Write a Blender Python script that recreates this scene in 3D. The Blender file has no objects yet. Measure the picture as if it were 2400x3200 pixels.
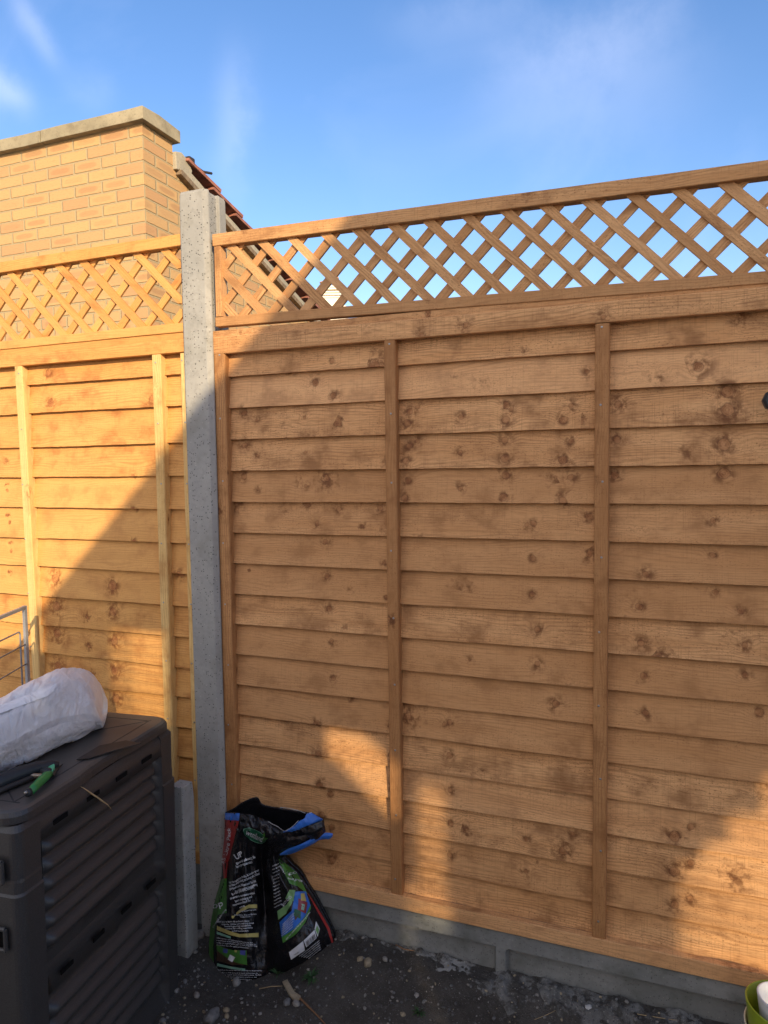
import bpy, bmesh, math, random
import numpy as np
from mathutils import Vector, Matrix, noise as mn
random.seed(7)
SC = bpy.context.scene
COL = SC.collection
# ------------------------------------------------------------------ camera
F_PX = 2228.0
CAM = Vector((1.355, -2.017, 1.339))
YAW, PITCH, ROLL = .3699, -.0635, .0136
RM = Matrix.Rotation(YAW, 3, 'Z') @ Matrix.Rotation(PITCH, 3, 'X') @ Matrix.Rotation(ROLL, 3, 'Y')
cd = bpy.data.cameras.new('camera')
cam = bpy.data.objects.new('camera', cd); COL.objects.link(cam)
cx, cf, cu = RM.col[0], RM.col[1], RM.col[2]
cam.matrix_world = Matrix(((cx.x, cu.x, -cf.x, CAM.x), (cx.y, cu.y, -cf.y, CAM.y), (cx.z, cu.z, -cf.z, CAM.z), (0, 0, 0, 1)))
cd.sensor_fit = 'VERTICAL'; cd.sensor_height = 36; cd.sensor_width = 27
cd.lens = F_PX / 3200 * 36
cd.clip_start = .02; cd.clip_end = 500
SC.camera = cam
SC.render.resolution_x = 768; SC.render.resolution_y = 1024
# ------------------------------------------------------------------ world, sun, exposure
AZ, EL = math.radians(39), math.radians(19.5)
SUN = Vector((math.cos(EL) * math.sin(AZ), -math.cos(EL) * math.cos(AZ), math.sin(EL)))
W = bpy.data.worlds.new('World'); SC.world = W; W.use_nodes = True
wt = W.node_tree; wn = wt.nodes; wl = wt.links; wn.clear()
sky = wn.new('ShaderNodeTexSky'); sky.sky_type = 'NISHITA'; sky.sun_disc = False
sky.sun_elevation = EL; sky.sun_rotation = math.pi - AZ
sky.air_density = 1.0; sky.dust_density = .25; sky.ozone_density = 2.2
wc = wn.new('ShaderNodeTexCoord')
wmap = wn.new('ShaderNodeMapping'); wmap.inputs['Location'].default_value = (3.1, 1.7, 2.2); wmap.inputs['Scale'].default_value = (1.3, 2.2, .8); wmap.inputs['Rotation'].default_value = (.3, .5, .4)
wl.new(wc.outputs['Generated'], wmap.inputs[0])
wno = wn.new('ShaderNodeTexNoise'); wno.inputs['Scale'].default_value = 1.7; wno.inputs['Detail'].default_value = 9; wno.inputs['Roughness'].default_value = .58; wno.inputs['Distortion'].default_value = .9
wl.new(wmap.outputs[0], wno.inputs['Vector'])
wr = wn.new('ShaderNodeValToRGB'); wr.color_ramp.elements[0].position = .50; wr.color_ramp.elements[1].position = .85
wr.color_ramp.elements[0].color = (0, 0, 0, 1); wr.color_ramp.elements[1].color = (.10, .10, .10, 1)
wl.new(wno.outputs['Fac'], wr.inputs[0])
wmx = wn.new('ShaderNodeMix'); wmx.data_type = 'RGBA'
whs = wn.new('ShaderNodeHueSaturation'); whs.inputs['Saturation'].default_value = 1.22; whs.inputs['Value'].default_value = 1.04; wl.new(sky.outputs[0], whs.inputs['Color'])
wtn = wn.new('ShaderNodeMix'); wtn.data_type = 'RGBA'; wtn.blend_type = 'MULTIPLY'; wtn.inputs[0].default_value = 1; wl.new(whs.outputs[0], wtn.inputs[6]); wtn.inputs[7].default_value = (1.20, .955, .98, 1)
wl.new(wr.outputs[0], wmx.inputs[0]); wl.new(wtn.outputs[2], wmx.inputs[6]); wmx.inputs[7].default_value = (7.2, 7.0, 8.4, 1)
def wisp_nodes(prev, A, B, width, amp):
    # a thin streak of cirrus along the great circle from direction A to B
    A, B = A.normalized(), B.normalized(); n_ = A.cross(B).normalized(); mid = (A + B).normalized(); al = (B - A).normalized(); half = (B - A).length / 2
    def dot(v):
        q_ = wn.new('ShaderNodeVectorMath'); q_.operation = 'DOT_PRODUCT'; wl.new(wc.outputs['Generated'], q_.inputs[0]); q_.inputs[1].default_value = v; return q_.outputs['Value']
    def m(op, a, b=None, c=None):
        q_ = wn.new('ShaderNodeMath'); q_.operation = op
        for i_, v_ in enumerate((a, b, c)):
            if v_ is None: continue
            if isinstance(v_, (int, float)): q_.inputs[i_].default_value = v_
            else: wl.new(v_, q_.inputs[i_])
        return q_.outputs[0]
    no = wn.new('ShaderNodeTexNoise'); no.inputs['Scale'].default_value = 9; no.inputs['Detail'].default_value = 6; no.inputs['Roughness'].default_value = .6; wl.new(wc.outputs['Generated'], no.inputs['Vector'])
    off = m('MULTIPLY', m('SUBTRACT', no.outputs['Fac'], .5), width * 3)
    a = m('DIVIDE', m('ADD', dot(n_), off), width); b = m('DIVIDE', m('SUBTRACT', dot(al), mid.dot(al)), half)
    g = m('EXPONENT', m('MULTIPLY', m('ADD', m('MULTIPLY', a, a), m('POWER', m('ABSOLUTE', b), 3.)), -1.))
    f = m('MULTIPLY', m('MULTIPLY', g, no.outputs['Fac']), amp)
    mx = wn.new('ShaderNodeMix'); mx.data_type = 'RGBA'; mx.clamp_factor = True; wl.new(f, mx.inputs[0]); wl.new(prev, mx.inputs[6]); mx.inputs[7].default_value = (7.0, 7.0, 8.2, 1)
    return mx.outputs[2]
def pdir(u, v): return RM @ Vector(((u * 2400 / 1659 - 1200) / F_PX, 1, -(v * 2400 / 1659 - 1600) / F_PX))
sky_col = wmx.outputs[2]
for uA, vA, uB, vB, w_, am in ((516, 120, 508, 420, .020, .24), (30, 0, 135, 140, .011, .27), (-60, 165, 70, 215, .016, .38), (150, 150, 240, 220, .02, .12), (1050, 230, 1500, 130, .065, .19), (850, 60, 1150, 20, .03, .12)):
    sky_col = wisp_nodes(sky_col, pdir(uA, vA), pdir(uB, vB), w_, am)
# unseen cloud glow added behind the photographer to brighten the shaded fence
wsep = wn.new('ShaderNodeSeparateXYZ'); wl.new(wc.outputs['Generated'], wsep.inputs[0])
wk = wn.new('ShaderNodeMapRange'); wk.interpolation_type = 'SMOOTHSTEP'; wl.new(wsep.outputs[1], wk.inputs[0])
for i_, v_ in ((1, -.05), (2, -.55), (3, 0.), (4, .24)): wk.inputs[i_].default_value = v_
wn2 = wn.new('ShaderNodeTexNoise'); wn2.inputs['Scale'].default_value = 2.2; wn2.inputs['Detail'].default_value = 7; wl.new(wc.outputs['Generated'], wn2.inputs['Vector'])
wk2 = wn.new('ShaderNodeMapRange'); wk2.interpolation_type = 'SMOOTHSTEP'; wl.new(wn2.outputs['Fac'], wk2.inputs[0])
for i_, v_ in ((1, .3), (2, .55), (3, .35), (4, 1.)): wk2.inputs[i_].default_value = v_
wmul = wn.new('ShaderNodeMath'); wmul.operation = 'MULTIPLY'; wl.new(wk.outputs[0], wmul.inputs[0]); wl.new(wk2.outputs[0], wmul.inputs[1])
wmx2 = wn.new('ShaderNodeMix'); wmx2.data_type = 'RGBA'; wl.new(wmul.outputs[0], wmx2.inputs[0]); wl.new(sky_col, wmx2.inputs[6]); wmx2.inputs[7].default_value = (17., 14.6, 11.6, 1)
wb = wn.new('ShaderNodeBackground'); wb.inputs['Strength'].default_value = .12
wl.new(wmx2.outputs[2], wb.inputs[0])
wo = wn.new('ShaderNodeOutputWorld'); wl.new(wb.outputs[0], wo.inputs[0])
ld = bpy.data.lights.new('sun', 'SUN'); ld.energy = 3.0; ld.angle = math.radians(.45); ld.color = (1, .80, .52)
lo = bpy.data.objects.new('sun', ld); COL.objects.link(lo)
lo.rotation_euler = SUN.to_track_quat('Z', 'Y').to_euler(); lo.location = SUN * 20
SC.view_settings.view_transform = 'Standard'; SC.view_settings.look = 'None'
SC.view_settings.gamma = 1; SC.view_settings.exposure = 1.0
SC.render.engine = 'CYCLES'
SC.cycles.max_bounces = 8

# ------------------------------------------------------------------ pixel -> place (photo measured on 1659x2212)
KD = 2400 / 1659
def ray(u, v): return RM @ Vector(((u * KD - 1200) / F_PX, 1, -(v * KD - 1600) / F_PX))
def py(u, v, y=0.): d = ray(u, v); return CAM + d * ((y - CAM.y) / d.y)
def pz(u, v, z): d = ray(u, v); return CAM + d * ((z - CAM.z) / d.z)
def px(u, v, x): d = ray(u, v); return CAM + d * ((x - CAM.x) / d.x)
# ------------------------------------------------------------------ node helpers
class NT:
    def __init__(s, name):
        s.m = bpy.data.materials.new(name); s.m.use_nodes = True
        s.t = s.m.node_tree; s.n = s.t.nodes; s.l = s.t.links; s.n.clear()
        s.out = s.n.new('ShaderNodeOutputMaterial'); s.b = s.n.new('ShaderNodeBsdfPrincipled')
        s.l.new(s.b.outputs[0], s.out.inputs[0])
    def put(s, sock, v):
        if v is None: return
        if isinstance(v, bpy.types.NodeSocket): s.l.new(v, sock)
        elif isinstance(v, (tuple, list)) and len(v) == 3 and sock.type == 'RGBA': sock.default_value = (*v, 1)
        else: sock.default_value = v
    def math(s, op, a, b=None, c=None, clamp=False):
        n = s.n.new('ShaderNodeMath'); n.operation = op; n.use_clamp = clamp
        for i, v in enumerate((a, b, c)): s.put(n.inputs[i], v)
        return n.outputs[0]
    def sm(s, x, lo, hi, t0=0., t1=1.):
        n = s.n.new('ShaderNodeMapRange'); n.interpolation_type = 'SMOOTHSTEP'
        for i, v in enumerate((x, lo, hi, t0, t1)): s.put(n.inputs[i], v)
        return n.outputs[0]
    def mix(s, f, a, b, mode='MIX'):
        n = s.n.new('ShaderNodeMix'); n.data_type = 'RGBA'; n.blend_type = mode; n.clamp_factor = True
        s.put(n.inputs[0], f); s.put(n.inputs[6], a); s.put(n.inputs[7], b); return n.outputs[2]
    def uv(s, name='UVMap'):
        n = s.n.new('ShaderNodeUVMap'); n.uv_map = name
        x = s.n.new('ShaderNodeSeparateXYZ'); s.l.new(n.outputs[0], x.inputs[0]); return x.outputs[0], x.outputs[1]
    def obj(s):
        return s.n.new('ShaderNodeTexCoord').outputs['Object']
    def xyz(s, x, y, z=0.):
        n = s.n.new('ShaderNodeCombineXYZ')
        for i, v in enumerate((x, y, z)): s.put(n.inputs[i], v)
        return n.outputs[0]
    def noise(s, vec, scale, detail=2., rough=.5, dist=0.):
        n = s.n.new('ShaderNodeTexNoise'); s.put(n.inputs['Vector'], vec)
        n.inputs['Scale'].default_value = scale; n.inputs['Detail'].default_value = detail
        n.inputs['Roughness'].default_value = rough; n.inputs['Distortion'].default_value = dist
        return n.outputs['Fac']
    def white(s, vec):
        n = s.n.new('ShaderNodeTexWhiteNoise'); s.put(n.inputs['Vector'], vec); return n.outputs['Value'], n.outputs['Color']
    def vor(s, vec, scale, rnd=1.):
        n = s.n.new('ShaderNodeTexVoronoi'); s.put(n.inputs['Vector'], vec)
        n.inputs['Scale'].default_value = scale; n.inputs['Randomness'].default_value = rnd
        return n.outputs['Distance'], n.outputs['Color']
    def bump(s, h, strength=.5, dist=.002):
        n = s.n.new('ShaderNodeBump'); n.inputs['Strength'].default_value = strength; n.inputs['Distance'].default_value = dist
        s.put(n.inputs['Height'], h); s.l.new(n.outputs[0], s.b.inputs['Normal'])
    def fin(s, col=None, rough=None, metal=None, spec=None, coat=None):
        s.put(s.b.inputs['Base Color'], col); s.put(s.b.inputs['Roughness'], rough); s.put(s.b.inputs['Metallic'], metal)
        s.put(s.b.inputs['Specular IOR Level'], spec); s.put(s.b.inputs['Coat Weight'], coat)
        return s.m

def wood(name, light, mid, dark, knot=(.19, .08, .035), kdens=.95, kscale=7., rough_mark=1., bands=1., fixed=None, org=(0, 0)):
    t = NT(name); u, v = t.uv(); ku, kv = t.uv('Knots')
    kn = t.noise(t.xyz(ku, kv), 9, 2, .5)
    kvec = t.xyz(t.math('ADD', ku, t.math('MULTIPLY', t.math('SUBTRACT', kn, .5), .012)), kv)
    d, c = t.vor(kvec, kscale)
    sc = t.n.new('ShaderNodeSeparateColor'); t.l.new(c, sc.inputs[0])
    pres = t.math('LESS_THAN', sc.outputs[0], kdens)
    rad = t.math('ADD', .0042, t.math('MULTIPLY', t.math('POWER', sc.outputs[1], 2.), .012))
    dm = t.math('DIVIDE', d, kscale)
    rr = t.math('DIVIDE', dm, rad); rr = t.math('MULTIPLY', rr, t.sm(t.noise(t.xyz(ku, kv), 70, 2, .5), .25, .75, .7, 1.35))
    if fixed:
        ox = t.n.new('ShaderNodeSeparateXYZ'); t.l.new(t.obj(), ox.inputs[0])
        wv_ = t.noise(t.xyz(ox.outputs[0], ox.outputs[2]), 55, 2, .5); w2_ = t.noise(t.xyz(ox.outputs[2], ox.outputs[0], 5.), 45, 2, .5)
        pt = t.xyz(t.math('ADD', ox.outputs[0], t.math('MULTIPLY', t.math('SUBTRACT', wv_, .5), .010)), t.math('ADD', ox.outputs[2], t.math('MULTIPLY', t.math('SUBTRACT', w2_, .5), .008)))
        acc = None
        for kx, kz, kr_ in fixed:
            n = t.n.new('ShaderNodeVectorMath'); n.operation = 'DISTANCE'; t.l.new(pt, n.inputs[0]); n.inputs[1].default_value = (kx - org[0], kz - org[1], 0)
            v_ = t.math('MULTIPLY', n.outputs['Value'], 1.15 / kr_); acc = v_ if acc is None else t.math('MINIMUM', acc, v_)
        isf = t.math('LESS_THAN', acc, 4.5)
        rr = t.math('ADD', t.math('MULTIPLY', acc, isf), t.math('MULTIPLY', rr, t.math('SUBTRACT', 1., isf)))
        pres = t.math('MAXIMUM', pres, isf); rad = t.math('ADD', t.math('MULTIPLY', .011, isf), t.math('MULTIPLY', rad, t.math('SUBTRACT', 1., isf))); dm = t.math('MULTIPLY', rr, rad)
    core = t.math('MULTIPLY', t.sm(rr, 1.15, .75), pres)
    halo = t.math('MULTIPLY', t.sm(rr, t.math('ADD', 2., t.math('MULTIPLY', sc.outputs[2], 3.)), .9), pres)
    hn = t.noise(t.xyz(t.math('MULTIPLY', u, 1.), v), 45, 3, .6)
    halo = t.math('MULTIPLY', halo, t.sm(hn, .38, .62))
    # grain coordinate bent round the knots
    w1 = t.noise(t.xyz(t.math('MULTIPLY', u, 1.3), t.math('MULTIPLY', v, 7.)), 1.6, 2, .5)
    g = t.math('ADD', v, t.math('MULTIPLY', w1, .075))
    infl = t.math('MULTIPLY', t.math('EXPONENT', t.math('MULTIPLY', t.math('MULTIPLY', rr, rr), -.16)), pres)
    g = t.math('ADD', g, t.math('MULTIPLY', infl, t.math('MULTIPLY', rad, 2.2)))
    ringn = t.math('SINE', t.math('MULTIPLY', g, 6.283 / .0085))
    kr = t.math('SINE', t.math('MULTIPLY', dm, 6.283 / .0042))
    ring = t.math('ADD', t.math('MULTIPLY', ringn, t.math('SUBTRACT', 1., infl)), t.math('MULTIPLY', kr, infl))
    amp = t.noise(t.xyz(u, t.math('MULTIPLY', v, 6.)), 4, 2, .5)
    ring = t.math('MULTIPLY', t.sm(ring, -.2, 1.), t.sm(amp, .35, .65, .15, .8))
    fine = t.noise(t.xyz(t.math('MULTIPLY', u, 26.), t.math('MULTIPLY', v, 260.)), 1, 3, .6)
    saw = t.noise(t.xyz(t.math('MULTIPLY', u, 330.), t.math('MULTIPLY', v, 9.)), 1, 2, .5)
    tone = t.noise(t.xyz(t.math('MULTIPLY', u, 2.2), t.math('MULTIPLY', v, 16.)), 1, 3, .55)
    blot = t.noise(t.xyz(t.math('MULTIPLY', u, 9.), t.math('MULTIPLY', v, 11.)), 1, 4, .6)
    bt, _ = t.white(t.xyz(t.math('FLOOR', t.math('MULTIPLY', kv, 4.)), 3.3))
    col = t.mix(t.sm(tone, .3, .72), light, mid)
    col = t.mix(t.math('MULTIPLY', ring, .52 * bands), col, dark)
    col = t.mix(t.math('MULTIPLY', t.sm(blot, .46, .74), .75), col, dark)
    col = t.mix(t.math('MULTIPLY', t.sm(fine, .48, .72), .5 * rough_mark), col, dark)
    col = t.mix(t.math('MULTIPLY', t.sm(saw, .52, .72), .26 * rough_mark), col, dark)
    flk = t.noise(t.xyz(t.math('MULTIPLY', u, 150.), t.math('MULTIPLY', v, 300.)), 1, 2, .6)
    flm = t.noise(t.xyz(t.math('MULTIPLY', u, 3.), t.math('MULTIPLY', v, 14.)), 1.3, 2, .5)
    col = t.mix(t.math('MULTIPLY', t.math('MULTIPLY', t.sm(flk, .58, .68), t.sm(flm, .42, .56)), .85 * rough_mark), col, dark)
    col = t.mix(t.math('MULTIPLY', t.sm(bt, .4, 1.), .55), col, tuple(.62 * a + .38 * b for a, b in zip(mid, dark)))
    col = t.mix(t.math('MULTIPLY', t.sm(bt, .4, 0.), .35), col, (light[0] * 1.06, light[1] * 1.06, light[2] * 1.12))
    col = t.mix(t.math('MULTIPLY', halo, .85), col, (dark[0] * .62, dark[1] * .5, dark[2] * .42))
    kc = t.mix(t.sm(kr, -.3, .8), (knot[0] * 1.25 + .02, knot[1] * 1.15 + .01, knot[2] * 1.1), (knot[0] * 1.9 + .05, knot[1] * 1.8 + .03, knot[2] * 1.6 + .01))
    col = t.mix(t.math('MULTIPLY', core, .52), col, kc)
    kring = t.math('MULTIPLY', t.sm(t.math('ABSOLUTE', t.math('SUBTRACT', rr, 1.)), .2, .05), pres)
    col = t.mix(t.math('MULTIPLY', kring, .4), col, (knot[0] * .55, knot[1] * .5, knot[2] * .5))
    h = t.math('ADD', t.math('MULTIPLY', fine, .6), t.math('ADD', t.math('MULTIPLY', saw, .5), t.math('MULTIPLY', flk, .5)))
    t.bump(h, .55, .0015)
    return t.fin(col, .72, spec=.25)
M = {}
def full_knots(lst, ox_, oy_, sc_): return [(lambda p: (p.x, p.z, r_))(py((ox_ + u * sc_) / KD, (oy_ + v * sc_) / KD, .006)) for u, v, r_ in lst]
KR = full_knots([(790, 345, .011), (825, 370, .007), (790, 440, .013), (165, 385, .011), (215, 355, .008), (150, 460, .012), (500, 420, .008), (1210, 345, .008), (1165, 440, .012), (780, 570, .011), (785, 690, .012), (160, 610, .010), (215, 575, .008), (145, 705, .012), (495, 650, .008), (1210, 580, .008), (1160, 700, .012),
    (785, 800, .012), (775, 940, .013), (155, 830, .010), (135, 945, .012), (495, 885, .008), (1210, 810, .009), (1160, 965, .013), (1330, 1070, .010), (970, 1110, .009), (925, 1120, .007), (965, 1340, .009), (1330, 1310, .010), (1515, 340, .011), (1510, 570, .011), (1495, 800, .011)], 1200, 1100, .4822)
KR += full_knots([(935, 75, .009), (945, 375, .011), (785, 265, .012), (165, 525, .010), (275, 590, .006), (690, 565, .006), (170, 805, .010), (290, 893, .006), (700, 868, .006), (165, 1075, .011), (295, 1183, .006), (705, 1158, .007), (985, 1360, .009), (1345, 1350, .010), (805, 1480, .008)], 700, 1100, .3617)
KR += full_knots([(255, 165, .012), (890, 175, .009), (270, 430, .013), (885, 440, .009), (285, 700, .013), (360, 780, .011), (895, 725, .009), (1395, 160, .009), (1395, 445, .009), (1400, 745, .009), (1405, 1030, .009), (1400, 1310, .009), (300, 960, .012), (370, 1070, .010), (380, 1350, .012)], 900, 2200, .3617)
KR += full_knots([(1120, 205, .015), (1215, 155, .010), (1120, 410, .014), (1215, 365, .010), (1120, 605, .012), (1210, 570, .009), (265, 225, .007), (265, 410, .007), (530, 200, .007)], 1500, 2500, .5425)
KR += full_knots([(455, 255, .014), (960, 680, .016), (960, 1000, .018), (900, 1600, .018), (900, 2100, .016)], 2100, 1100, .1808)
KR += full_knots([(u, v, r_) for u, v, r_ in ((1150, 1130, .009), (1150, 1205, .009), (1150, 1285, .009), (1160, 1360, .009), (1160, 1435, .008), (1200, 1520, .011), (960, 1565, .007), (970, 1635, .007), (700, 1170, .009), (705, 1245, .009), (710, 1315, .009), (715, 1385, .008), (745, 1355, .006), (720, 1465, .008), (1540, 1125, .008), (1540, 1200, .008), (1545, 1280, .008), (1395, 1240, .009), (1380, 1310, .010), (1385, 1390, .010), (1390, 1460, .010), (1395, 1540, .009), (1600, 1320, .009), (1610, 1395, .009), (1610, 1460, .009), (1640, 1540, .011), (830, 1215, .007), (835, 1290, .007))], 0, 0, KD)
KL = full_knots([(118, 1250, .018), (120, 1310, .019), (122, 1370, .019), (124, 1440, .019), (243, 1265, .020), (243, 1322, .017), (246, 1385, .017), (247, 1450, .017), (250, 1510, .017), (12, 995, .006), (15, 1060, .006), (20, 1128, .006), (24, 1190, .006), (290, 1028, .007), (290, 1100, .007), (292, 1168, .006)], 0, 0, KD)
KL2 = full_knots([(105, 805, .015), (110, 870, .016), (330, 860, .012), (388, 1240, .012)], 0, 0, KD)
M['wood'] = wood('sawn_wood', (.73, .405, .178), (.585, .297, .117), (.205, .086, .030), kscale=10., kdens=.5)
M['wood_r'] = wood('sawn_wood_knotty', (.73, .405, .178), (.585, .297, .117), (.205, .086, .030), kscale=11., kdens=.25, fixed=KR, org=(.90725, -.030))
M['wood_new'] = wood('fresh_sawn_wood', (.71, .375, .118), (.62, .31, .088), (.36, .13, .034), knot=(.30, .12, .045), kdens=.4, kscale=6., rough_mark=.6, bands=.8)
M['wood_l'] = wood('fresh_sawn_wood_knotty', (.71, .375, .118), (.62, .31, .088), (.34, .12, .032), knot=(.25, .09, .035), kdens=.3, kscale=6., rough_mark=.6, bands=.9, fixed=KL + KL2, org=(-1.0325, -.030))
M['batten'] = wood('batten_wood', (.53, .275, .110), (.41, .19, .068), (.19, .075, .025), kdens=.3, kscale=9.)
M['slat'] = wood('lattice_wood', (.66, .375, .165), (.54, .28, .11), (.22, .092, .033), kdens=.25, kscale=9.)
M['batten_new'] = wood('fresh_batten_wood', (.78, .54, .22), (.70, .44, .16), (.42, .20, .062), kdens=.25, kscale=9., rough_mark=.6)
def concrete(name, a, b, pit=.6, scale=1., stain=None, bump=.6, dirt=None):
    t = NT(name); o = t.obj()
    n1 = t.noise(o, 3.5 * scale, 4, .6); n2 = t.noise(o, 55 * scale, 4, .7)
    col = t.mix(t.sm(n1, .3, .7), a, b)
    col = t.mix(t.math('MULTIPLY', t.sm(n2, .45, .75), .45), col, tuple(x * .55 for x in a))
    d, c = t.vor(o, 125 * scale); s_ = t.n.new('ShaderNodeSeparateColor'); t.l.new(c, s_.inputs[0])
    pm = t.math('MULTIPLY', t.sm(d, .30, .17), t.math('LESS_THAN', s_.outputs[0], .42))
    wm = t.math('MULTIPLY', t.sm(d, .26, .12), t.math('GREATER_THAN', s_.outputs[0], .88))
    col = t.mix(t.math('MULTIPLY', pm, pit), col, (.02, .02, .02))
    col = t.mix(t.math('MULTIPLY', wm, pit * .6), col, (.62, .58, .48))
    if stain:
        sn = t.noise(t.n.new('ShaderNodeTexCoord').outputs['Object'], 9, 4, .6)
        col = t.mix(t.math('MULTIPLY', t.sm(sn, .48, .7), .6), col, stain)
    if dirt:
        dn = t.noise(o, 16, 6, .72); col = t.mix(t.sm(dn, .42, .56), col, dirt); d3 = t.noise(o, 190, 3, .7)
        col = t.mix(t.math('MULTIPLY', t.sm(d3, .6, .7), .8), col, (.30, .28, .25)); n2 = t.math('ADD', n2, t.math('MULTIPLY', d3, 1.2))
    t.bump(t.math('SUBTRACT', t.math('MULTIPLY', n2, .5), pm), bump, .003)
    return t.fin(col, .88, spec=.2)
M['post'] = concrete('cast_concrete', (.39, .375, .34), (.285, .28, .26), .75, stain=(.25, .24, .205))
M['gravelboard'] = concrete('damp_concrete', (.27, .275, .26), (.17, .175, .165), .4, 1.2, stain=(.10, .105, .085))
M['coping'] = concrete('weathered_coping', (.42, .36, .24), (.28, .245, .165), .3, .7, stain=(.17, .14, .09))
M['mortar'] = concrete('mortar', (.40, .36, .27), (.32, .29, .22), .3, .8)
M['footing'] = concrete('footing_concrete', (.27, .265, .245), (.12, .117, .108), .6, 1.4, stain=(.06, .056, .048), bump=1., dirt=(.055, .050, .043))

def plain(name, col, rough=.5, metal=0., spec=.5, var=.15, vs=30., bs=.15, coat=0.):
    t = NT(name); o = t.obj(); n = t.noise(o, vs, 3, .6)
    c = t.mix(t.sm(n, .3, .7), tuple(x * (1 - var) for x in col), tuple(min(1, x * (1 + var)) for x in col))
    n2 = t.noise(o, vs * 7, 2, .6); t.bump(n2, bs, .001)
    return t.fin(c, rough, metal, spec, coat)
M['plastic'] = None
t = NT('dusty_black_plastic'); o = t.obj()
n1 = t.noise(o, 5, 4, .6); n2 = t.noise(o, 400, 2, .5); geo = t.n.new('ShaderNodeNewGeometry'); sx = t.n.new('ShaderNodeSeparateXYZ'); t.l.new(geo.outputs['Normal'], sx.inputs[0])
up = t.sm(sx.outputs[2], .5, .95)
c = t.mix(t.sm(n2, .35, .7), (.037, .035, .034), (.055, .052, .050))
c = t.mix(t.math('MULTIPLY', up, t.sm(n1, .25, .7, .35, .9)), c, (.088, .080, .072))
t.bump(n2, .25, .0008); M['plastic'] = t.fin(c, .45, spec=.5)
M['slot'] = plain('deep_black', (.006, .006, .006), .9, spec=.1)
M['grey_metal'] = plain('grey_painted_wire', (.30, .31, .33), .4, .2)
M['galv'] = plain('nail_steel', (.35, .34, .32), .35, .8)
M['green_h'] = plain('green_handle_plastic', (.028, .19, .045), .42)
M['mint'] = plain('mint_plastic', (.10, .42, .22), .45)
M['grip'] = plain('dark_rubber_grip', (.018, .022, .026), .5)
M['spring'] = plain('spring_steel', (.6, .5, .38), .3, .9)
M['straw'] = plain('dry_straw', (.42, .30, .15), .8)
M['twig'] = plain('brown_twig', (.22, .11, .05), .8)
M['leaf'] = plain('weed_leaf', (.035, .085, .025), .6)
M['tile'] = plain('red_roof_tile', (.29, .115, .075), .8, var=.3, vs=14, bs=.5)
M['felt'] = plain('dark_felt', (.03, .03, .033), .8)
M['oldwood'] = plain('weathered_board', (.20, .145, .09), .85, var=.3, vs=40, bs=.5)
M['render'] = plain('cream_render', (.80, .74, .60), .8, var=.06, vs=2)
M['terracotta'] = plain('terracotta', (.48, .26, .14), .8)
M['pot_green'] = plain('lime_green_plastic', (.26, .33, .02), .35, var=.1)
M['pot_white'] = plain('white_plastic', (.62, .62, .62), .4, var=.06)
M['pot_beige'] = plain('cream_plastic', (.62, .57, .44), .45, var=.06)
M['film'] = None
t = NT('black_film'); o = t.obj(); n = t.noise(o, 42, 3, .55, .8); n2 = t.noise(o, 130, 2, .5)
t.bump(t.math('ADD', n, t.math('MULTIPLY', n2, .3)), .9, .006); M['film'] = t.fin((.008, .008, .010), .26, spec=.5)
def film(name, col, rough=.38):
    t = NT(name); o = t.obj(); n = t.noise(o, 60, 3, .55, .5); n3 = t.noise(o, 14, 3, .5)
    c = t.mix(t.sm(n3, .3, .7), tuple(x * .72 for x in col), col)
    t.bump(n, .6, .004); return t.fin(c, rough, spec=.5)
M['f_blue'] = film('blue_print', (.035, .17, .62)); M['f_red'] = film('red_print', (.42, .035, .03)); M['f_green'] = film('green_print', (.075, .24, .04))
M['f_lgreen'] = film('pale_green_print', (.22, .42, .16)); M['f_yellow'] = film('yellow_print', (.62, .52, .17)); M['f_white'] = film('white_print', (.82, .83, .85), .5)
M['f_dkgreen'] = film('dark_green_print', (.01, .11, .05)); M['f_brown'] = film('brown_print', (.07, .035, .02)); M['f_mint'] = film('mint_print', (.28, .55, .40)); M['f_violet'] = film('violet_print', (.10, .12, .42))
M['f_black'] = film('black_ink', (.006, .006, .007)); M['f_inner'] = plain('bag_inside', (.004, .004, .004), .6, spec=.2)
M['f_mid'] = film('crimson_print', (.30, .04, .05))
# woven sack
t = NT('woven_white_sack'); u, v = t.uv()
w1 = t.math('SINE', t.math('MULTIPLY', u, 6.283 / .0045)); w2 = t.math('SINE', t.math('MULTIPLY', v, 6.283 / .0045))
o = t.obj(); cr = t.noise(o, 16, 4, .6, 1.2); cr2 = t.noise(o, 60, 3, .5)
c = t.mix(t.sm(cr, .3, .7), (.74, .74, .76), (.86, .86, .87))
t.bump(t.math('ADD', t.math('MULTIPLY', t.math('MULTIPLY', w1, w2), .06), t.math('ADD', t.math('MULTIPLY', cr, 1.6), t.math('MULTIPLY', cr2, .35))), .8, .008)
M['sack'] = t.fin(c, .42, spec=.5)
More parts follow.
